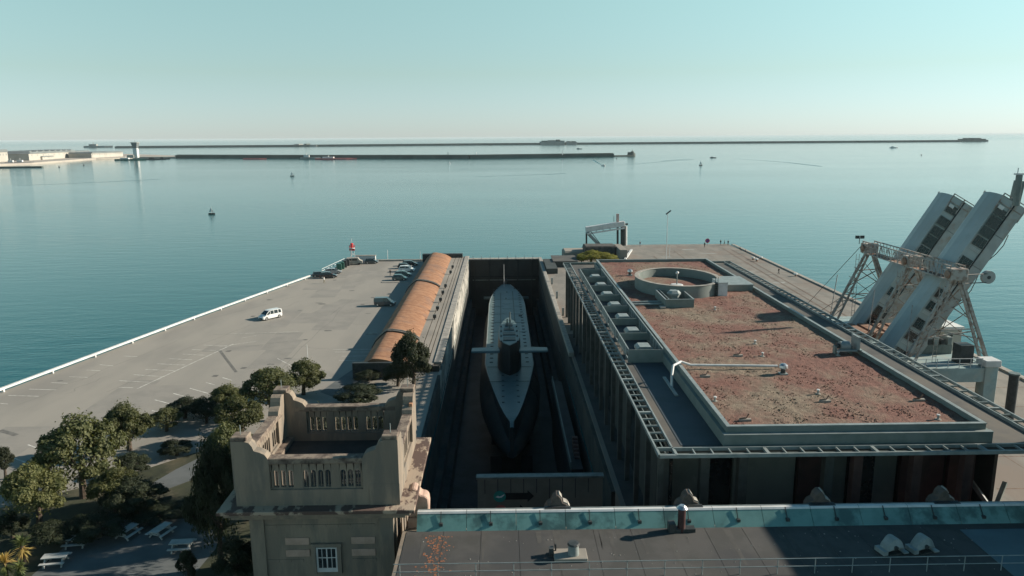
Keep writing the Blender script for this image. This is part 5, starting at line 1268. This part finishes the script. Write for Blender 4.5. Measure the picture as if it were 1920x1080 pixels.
def tree(px, py, wpx, hpx, m, lab, seed, trunk=1.0, cat='tree', group=None, fix=None):
    # (px,py) crown centre; solve for height of the centre
    zc = 3.0
    for _ in range(6):
        c = at(px, py, zc); sc_ = dep(c)/F; rz_ = hpx*sc_/2; zc = rz_*1.0+trunk
    c = at(px, py, zc); rx = wpx*dep(c)/F/2; rz_ = hpx*dep(c)/F/2
    if fix: c = Vector((fix[0],fix[1],0)); rx, rz_ = fix[2], fix[3]/2*0.86; zc = fix[3]-rz_
    t = thing('tree' if cat == 'tree' else 'bush', (c.x,c.y,0), lab, cat, group)
    rnd = random.Random(seed)
    o = bpy.data.objects.new('crown' if cat == 'tree' else 'foliage', crown_mesh(seed % 5, m)); COL.objects.link(o); o.parent = t
    o.location = (0,0,zc); o.rotation_euler = (0,0,rnd.random()*6.28); o.scale = (rx*1.3, rx*1.3, rz_*1.5)
    # trunk with limbs
    mb = MB(); r0 = 0.09*rx+0.06
    mb.cyl((0,0,-0.1),(0.1,0.05,zc*0.75),r0,r0*0.6,9)
    for k in range(5):
        a = k*1.257+rnd.random(); mb.cyl((0.1,0.05,zc*(0.45+0.06*k)),(math.cos(a)*rx*0.55,math.sin(a)*rx*0.55,zc+rz_*0.2),r0*0.4,r0*0.12,6)
    mb.build('trunk' if cat == 'tree' else 'stem', bark, t, local=True)
    return t
TREES = [(147,855,148,150,leafA,'large round olive green tree standing tallest in the left garden',1,0.5),
 (212,912,92,70,leafB,'low olive tree lobe just right of the large round tree',2,0.8),
 (66,925,124,108,leafB,'light olive tree in the lower left garden with slim visible trunk',3,0.9),
 (238,800,92,88,leafA,'round tree behind the large one, half in shade',4,0.2),
 (505,732,110,84,leafA,'tall leafy tree behind the tower, left of its far corner',5,1.2),
 (567,706,78,66,leafA,'round small tree at the car park edge above the tower',6,0.2),
 (432,855,100,120,leafA,'leafy tree pressed against the left side of the tower',7,1.0),
 (774,676,74,106,leafC,'dark dense evergreen tree standing on the terrace end beside the shed',8,0.1),
 (404,945,104,250,leafC,'very tall dense dark tree filling the space left of the tower',9,0.3),
 (5,862,40,50,leafC,'dark tree cut by the left picture edge',10,0.8),
 (450,780,90,80,leafA,'bushy tree between the tower and the shaded garden',12,0.8)]
for (a,b,c,d,m_,l,s,tk) in TREES: tree(a,b,c,d,m_,l,s,tk)
for i, fx_ in enumerate(((-17.0,65.0,3.6,11.3),(-14.5,71.5,3.6,9.4),(-24.5,66.5,2.6,8.5))):  # trees added behind and beside the tower to shade the picnic area
    tree(600,800,100,100,leafC,('tall dark unseen tree added close behind the tower for shade','dark unseen tree added behind the tower towards the dock for shade','dark tree added between the tower and the picnic tables for shade')[i],i+1,0.5,fix=fx_)
BUSH = [(440,1050,90,80,leafC,'dark shrub added to darken the foot of the tower front corner',6),(310,788,60,44,leafA,'low green bush right of the half shaded round tree',1),(345,765,70,40,leafC,'low dark bush at the near edge of the car park',2),  # first shrub is added to darken the sunlit grass by the tower
 (385,770,60,50,leafC,'dark shaded bush left of the tall leafy tree',3),(430,745,76,46,leafB,'light dry topped bush along the car park edge',4),
 (668,738,90,34,leafC,'low dark shaded bush behind the far tower balustrade',6),
 (330,840,60,30,leafC,'low dark shrub in the middle of the shaded garden',7),(100,1000,90,40,leafC,'low dark hedge plant beside the picnic area',8),
 (290,960,110,26,leafC,'wide dark shrub behind the picnic tables',9),(185,985,110,46,leafC,'wide dark shrub below the large round tree',11),
(20,985,60,50,leafC,'dark shrub at the left edge behind the yuccas',14),(250,930,120,70,leafC,'dark shaded shrub mass below the olive tree',4),
 (350,1060,40,60,leafC,'small dark shrub at the lower edge by the tower',5),(745,700,60,50,leafC,'dark shrub below the dark evergreen',2),(250,870,70,40,leafC,'dark shrub left of the garden path',3),(690,705,50,20,leafC,'low dark shrub beside the shed path',1)]
for (a,b,c,d,m_,l,s) in BUSH: tree(a,b,c,d,m_,l,s,0.0,'bush')
for i, (a, b, c, d) in enumerate(((1108,482,56,24),(1138,484,46,20),(1090,486,22,14))):
    tree(a,b,c,d,leafY,('yellow green bush behind the hall roof, left of three clumps','yellow green bush behind the hall roof, middle of the gantry foot','small yellow green bush at the far left roof corner')[i],i+2,0.2,'bush')
def yucca(px, py, s, m, m2, lab):
    c = at(px, py, 1.2); t = thing('yucca', (c.x,c.y,0), lab, 'plant')
    rnd = random.Random(int(px)); MB().cyl((0,0,0),(0,0,1.4*s),0.16,0.13,8).build('stem', bark, t, local=True)
    for part, mm, z0, up in (('leaves', m2, 1.5*s, 0.6), ('dry_leaves', m, 1.0*s, -0.5)):
        mb = MB()
        for k in range(70):
            a = rnd.random()*6.28; e = up+rnd.uniform(-0.6,0.6); L_ = rnd.uniform(0.6,1.0)*s
            d = Vector((math.cos(a)*math.cos(e), math.sin(a)*math.cos(e), math.sin(e))); n = Vector((-math.sin(a),math.cos(a),0))*0.045
            b0 = Vector((0,0,z0+rnd.uniform(-0.3,0.3))); mid = b0+d*L_*0.6; tip = b0+d*L_+Vector((0,0,-0.12))
            mb.add([b0-n,b0+n,mid+n*1.2,tip,mid-n*1.2],[(0,1,2,3,4)])
        mb.build(part, mm, t, local=True)
yucca(42,1030,1.15,frond,frondg,'yucca with sunlit orange dry leaves in the lower left corner')
yucca(10,1065,1.2,frondg,frond,'green yucca cut by the lower left picture corner')
yucca(36,1062,0.7,frondg,frondg,'small low yucca between the two larger ones')
pt0 = thing('picnic_table', (0,0,0), 'x', 'picnic table', 'picnic tables in the shaded garden')
for k in range(4): MB().box(-1.0,1.0,-0.42+k*0.215,-0.22+k*0.215,0.72,0.79).build('plank', tablem, pt0, local=True)
for s in (-1,1):
    MB().box(-1.0,1.0,s*0.78-0.15,s*0.78+0.15,0.42,0.48).build('bench', tablem, pt0, local=True)
    MB().beam((s*0.7,-0.8,0.40),(s*0.7,0.8,0.40),0.12).build('crossbar', tablem, pt0, local=True)
    MB().beam((s*0.7,-0.72,0),(s*0.7,-0.2,0.71),0.12).build('leg', tablem, pt0, local=True); MB().beam((s*0.7,0.72,0),(s*0.7,0.2,0.71),0.12).build('leg', tablem, pt0, local=True)
for i, (a, b, rz, l) in enumerate(((240,1005,R(72),'picnic table set lengthwise, left one of the two at the back'),(303,1003,R(72),'picnic table set lengthwise, right one of the two at the back'),
        (145,1022,R(8),'picnic table on the left side, farther of the two there'),(105,1057,R(8),'picnic table on the left side, nearer of the two there'),(342,1030,R(4),'picnic table at the right, partly behind a dark shrub'))):
    t = pt0 if i == 0 else copy_tree(pt0); place(t, at(a,b,0.02), rz, l)

# ------------------------------------------------------------------ far harbour
SEA = -5.0
def horizon(px): return 257+ (960-px)*0.0068
def farwallrun(name, pts, h, wdt, lab, cat, m=farstone):
    t = thing(name, at(pts[0][0],pts[0][1],SEA), lab, cat)
    W = [at(a,b,SEA) for a, b in pts]
    for a, b in zip(W, W[1:]):
        MB().beam(a+Vector((0,wdt/2,h/2-1)), b+Vector((0,wdt/2,h/2-1)), wdt, h+2).build('wall_section', m, t)
        MB().beam(a+Vector((0,wdt*0.7,h+0.4)), b+Vector((0,wdt*0.7,h+0.4)), wdt*0.5, 2.4).build('parapet', m, t)
        MB().beam(a+Vector((0,wdt*0.2,h+0.15)), b+Vector((0,wdt*0.2,h+0.15)), wdt*0.35, 0.5).build('walkway', fartop, t)
    return t, W
bw, W = farwallrun('inner_breakwater', [(330,296),(600,297),(880,297),(1150,293.5)], 5.5, 14, 'long dark stone breakwater crossing the bay in the middle distance', 'breakwater')
e = W[-1]; MB().beam(e, at(1185,292.8,SEA), 10, 5).build('low_mole', farstone, bw)
hd = thing('breakwater_head', at(1185,292.5,SEA), 'small dark fort head at the right end of the nearer breakwater', 'fort')
MB().cyl((0,8,-1),(0,8,6),9,8,14).build('drum', farstone, hd, local=True); MB().cyl((2,8,6),(2,8,9.5),4,3.4,10).build('turret', farstone, hd, local=True); MB().box(-8,-1,3,9,5,8).build('hut', farstone, hd, local=True)
MB().cyl((2,8,9.5),(2,8,13),0.5).build('light_post', farstone, hd, local=True)
for i, (px, py, m_, nm, lab, h) in enumerate(((893,289.5,whitepaint,'beacon','small white light on the breakwater right of the middle',4),(1055,288,whitepaint,'beacon','thin white light post near the right part of the breakwater',6),(840,289.5,farstone,'beacon','small dark post on the breakwater crest',4))):
    p = at(px, 296, SEA); t = thing('beacon', (p.x,p.y+4,SEA+5.5), lab, 'beacon'); MB().cyl((0,0,0),(0,0,h),0.8,0.6,8).build('shaft', m_, t, local=True); MB().cyl((0,0,h),(0,0,h+1.5),1.2,0.6,8).build('lantern', m_, t, local=True)
ob_, W = farwallrun('outer_breakwater', [(215,277.5),(560,275),(900,272),(1019,271.2),(1300,269.2),(1560,267.4),(1800,265.8)], 8, 40, 'very long thin outer breakwater just below the horizon', 'breakwater')
def fort(px0, px1, py, h, lab, blocks):
    a = at(px0,py,SEA); b = at(px1,py,SEA); t = thing('sea_fort', (a+b)/2, lab, 'fort'); L_ = (b-a).length
    for (u0, u1, z0, z1, m_) in blocks:
        MB().box(-L_/2+u0*L_, -L_/2+u1*L_, -20-u0, 60, z0*h-2, z1*h).build('rampart', m_, t, local=True, bevel=0.8)
    return t
fort(1018,1077,271,26,'large ruined stone fort standing on the outer breakwater',[(0,0.66,0,0.62,fargrey),(0.05,0.2,0.62,0.8,farstone),(0.22,0.42,0.62,0.9,fargrey),(0.45,0.54,0.62,1.0,farstone),(0.56,0.66,0.62,0.8,fargrey),(0.70,1,0,0.5,fargrey),(0.74,0.82,0.5,0.7,fargrey),(0.86,0.97,0.5,0.66,farstone)])
fort(1800,1852,265.2,24,'low wide fort at the right end of the outer breakwater',[(0,1,0,0.35,farstone),(0.1,0.9,0.35,0.6,farstone),(0.3,0.7,0.6,0.8,farstone)])
fort(555,590,274.8,12,'small low battery on the outer breakwater to the left',[(0,1,0,0.7,fargrey),(0.1,0.3,0.7,1.1,fargrey),(0.5,0.6,0.7,1.2,farstone)])
# naval yard
ny = MB(); yd = [at(a,b,SEA) for a, b in ((-200,320),(60,308.5),(180,299),(250,297),(330,296.5),(330,294),(250,291),(100,290),(-200,300))]
o = ny.prism([(p.x,p.y) for p in yd], SEA-1, SEA+3).build('naval_yard_ground', mat('yard_ground',(0.42,0.37,0.31),(0.35,0.31,0.27),0.02,0.9)); tag(o, kind='structure')
def hangar(px0, px1, pyb, h, dep, lab, ribs, win, rot=0):
    a = at(px0,pyb,SEA+3); b = at(px1,pyb-rot,SEA+3); L_ = (b-a).length; t = thing('harbour_shed', a, lab, 'building'); t.rotation_euler.z = math.atan2((b-a).y,(b-a).x)
    MB().box(0,L_,0,dep,0,h*0.78).build('wall', farwall, t, local=True)
    MB().prism([(-1,h*0.78),(L_*0.03,h),(L_*0.97,h),(L_+1,h*0.78)],-1,dep+1,'y').build('roof', farroof, t, local=True)
    for k in range(ribs):
        x = L_*(k+0.5)/ribs; MB().prism([(x-L_/ribs*0.32,h-0.5),(x-1,h*1.12),(x+1,h*1.12),(x+L_/ribs*0.32,h-0.5)],2,dep-2,'y').build('roof_light', farroof, t, local=True)
    for k in range(win):
        x = L_*(k+0.5)/win; MB().box(x-0.9,x+0.9,-0.15,-0.02,h*0.5,h*0.66).build('window', farroof, t, local=True)
    return t
hangar(55,143,301,16,60,'long cream harbour hall with a row of grey roof lights',8,9,6.0)
hangar(172,231,296,12,50,'white long harbour building with a row of small windows',0,14,2.8)
hangar(80,101,299.5,7,8,'small white annex in front of the cream harbour hall',0,3,1.2)
hangar(142,168,293.5,12,60,'pale plain harbour building between the two large halls',0,0,2.5)
for i, (a, b, c, d) in enumerate(((-12,16,304,22),(18,34,300,9))): hangar(a,b,c,d,30,('tall cream building block at the left picture edge','low grey store beside the left edge block')[i],0,5,1.5)
ct = thing('control_tower', at(256,296,SEA+3), 'white harbour control tower with dark flared top', 'tower')
MB().box(-4.5,4.5,-4.5,4.5,0,20).build('shaft', whitepaint, ct, local=True, bevel=0.8)
MB().loft([[(r*x,r*y,z) for x, y in ((-1,-1),(1,-1),(1,1),(-1,1))] for r, z in ((3.8,20),(4.6,24),(5.8,29),(6.0,31))]).build('cabin', farroof, ct, local=True)
MB().box(-6.6,6.6,-6.6,6.6,31,32.5).build('cabin_roof', fargrey, ct, local=True); MB().cyl((0,0,32.5),(0,0,37),0.3).build('aerial', fargrey, ct, local=True)
MB().box(-16,-2,-8,4,0,6).build('annex', farwall, ct, local=True)
# long low mole at left
mo = thing('low_jetty', at(40,315,SEA), 'thin dark low jetty at the left picture edge', 'jetty'); a = at(-60,315.5,SEA); b = at(80,314,SEA)
MB().beam(a+Vector((0,0,0.7)), b+Vector((0,0,0.7)), 6, 2.6).build('deck', farstone, mo)
# vessels
def ship(px, py, L_, m, lab, rz=0.05, nm='ship', cat='ship', h=3.0, sup=True, m2=None):
    t = thing(nm, at(px,py,SEA), lab, cat); t.rotation_euler.z = rz
    W_ = L_*0.2
    MB().loft([[(x*L_/2, y*W_, z) for x, y in ((-1,-0.4),(-0.2,-0.5),(0.5,-0.42),(1+0.06*(z > 0),0),(0.5,0.42),(-0.2,0.5),(-1,0.4))] for z in (-0.5,h)]).build('hull', m, t, local=True)
    if sup:
        MB().box(-L_*0.32,-L_*0.05,-W_*0.3,W_*0.3,h,h*2).build('wheelhouse', m2 or whitepaint, t, local=True)
        MB().cyl((-L_*0.18,0,h*2),(-L_*0.18,0,h*3),L_*0.01+0.06).build('mast', m2 or whitepaint, t, local=True)
    return t
ship(478,298.8,46,redfar,'long red hulled vessel moored at the left part of the breakwater',0.02,h=2.2,sup=False)
ship(630,299,80,redfar,'longest red hulled vessel moored against the breakwater',0.02,h=2.6)
ship(582,298.4,40,fargrey,'grey naval vessel between the two red hulls',0.02,h=4)
ship(245,300.5,60,greenb,'dark green barge in front of the control tower',0.02,h=2.5)
ship(292,299.3,40,hulld,'black submarine hull right of the control tower',0.02,h=2.0,m2=hulld)
ship(308,298.5,24,hulld,'small dark hull moored right of the black one',0.02,h=1.8,m2=hulld)
ship(45,307.5,34,hulld,'dark tug at the quay by the left cream hall, left of two',0.03,h=3.5)
ship(27,308,30,hulld,'dark tug nearest the left picture edge',0.03,h=3.5)
ship(185,276.5,150,fargrey,'large grey ship lying far out behind the harbour sheds',0.02,h=9,m2=fargrey)
ship(1676,277.5,26,whitepaint,'white ferry boat far out on the right half of the bay',0.1,'motor_boat','boat',h=2.6)
ship(1337,296,12,hulld,'small dark motor boat with wake right of the breakwater head',0.05,'motor_boat','boat',h=1.1)
ship(1131,311,8,whitepaint,'small white motor boat drawing a wake below the breakwater head',2.2,'motor_boat','boat',h=1.0)
ship(1086,279.5,18,farstone,'dark boat under the large sea fort',0.1,'motor_boat','boat',h=2)
ship(1728,291,6,hulld,'tiny dark boat far right on the bay',0.8,'motor_boat','boat',h=1.2)
wk = MB()
def wake(pts, w0, w1):
    P_ = [at(a,b,SEA+0.03) for a, b in pts]; w0 *= 0.45; w1 *= 0.5
    for k in range(len(P_)-1):
        p, q = P_[k], P_[k+1]; d = (q-p).normalized(); n = Vector((-d.y,d.x,0)); a = w0+(w1-w0)*k/(len(P_)-1); b = w0+(w1-w0)*(k+1)/(len(P_)-1)
        wk.add([p-n*a,q-n*b,q+n*b,p+n*a],[(0,1,2,3)])
wake([(1133,311),(1160,309.5),(1200,307),(1250,302.5),(1300,299)],1.0,5); wake([(1131,311),(1122,306),(1112,300)],1,4)
wake([(1339,296.5),(1380,298),(1430,301),(1480,305),(1540,312)],1,6); wake([(1335,296.5),(1290,298),(1240,302)],1,5)
wake([(1680,278),(1740,277),(1800,276.5)],2,8); wake([(30,348),(110,345),(200,341),(300,336)],1.5,4); wake([(880,332),(960,329),(1030,327),(1060,325)],1.5,4)
wkm = watermat(); wkm.name = 'ruffled_water'; wkm.node_tree.nodes['Principled BSDF'].inputs['Roughness'].default_value = 0.35
tag(wk.build('boat_wakes', wkm), kind='structure')
def sail(px, py, L_, lab, rz=0.3):
    t = ship(px,py,L_,hulld,lab,rz,'sailing_boat','sailing boat',h=0.8,sup=False)
    MB().cyl((0,0,0.8),(0,0,L_*1.25),0.07,n=6).build('mast', whitepaint, t, local=True)
    MB().add([(0,0.03,1.4),(-L_*0.42,0.3,1.5),(0,0.03,L_*1.2),(0.0,-0.03,1.4),(-L_*0.42,0.25,1.5),(0,-0.03,L_*1.2)],[(0,1,2),(5,4,3)]).build('mainsail', whitepaint, t, local=True)
    MB().add([(0.1,0,1.2),(L_*0.4,0,1.0),(0.1,0,L_*0.95)],[(0,1,2)]).build('jib', whitepaint, t, local=True)
sail(397,402,3.4,'small white sailing boat alone on the near left water')
sail(548,330.5,4.5,'small sailing boat farther out left of the middle')
sail(1314,310,5.5,'small white sailing boat on the right of the bay')
def buoy(px, py, m, lab, s=1.0):
    t = thing('buoy', at(px,py,SEA), lab, 'buoy'); MB().cyl((0,0,-0.3),(0,0,0.9*s),1.1*s,0.9*s,10).build('float', m, t, local=True); MB().cyl((0,0,0.9*s),(0,0,2.6*s),0.35*s,0.2*s,8).build('topmark', m, t, local=True)
buoy(111,313.5,hulld,'dark buoy left of the low jetty tip',1.2); buoy(157,310.5,hulld,'dark buoy in front of the white harbour building',1.2); buoy(843,306.5,whitepaint,'pale buoy in front of the breakwater middle',1.2)
buoy(1156,297.8,hulld,'small dark buoy near the breakwater head',0.9)
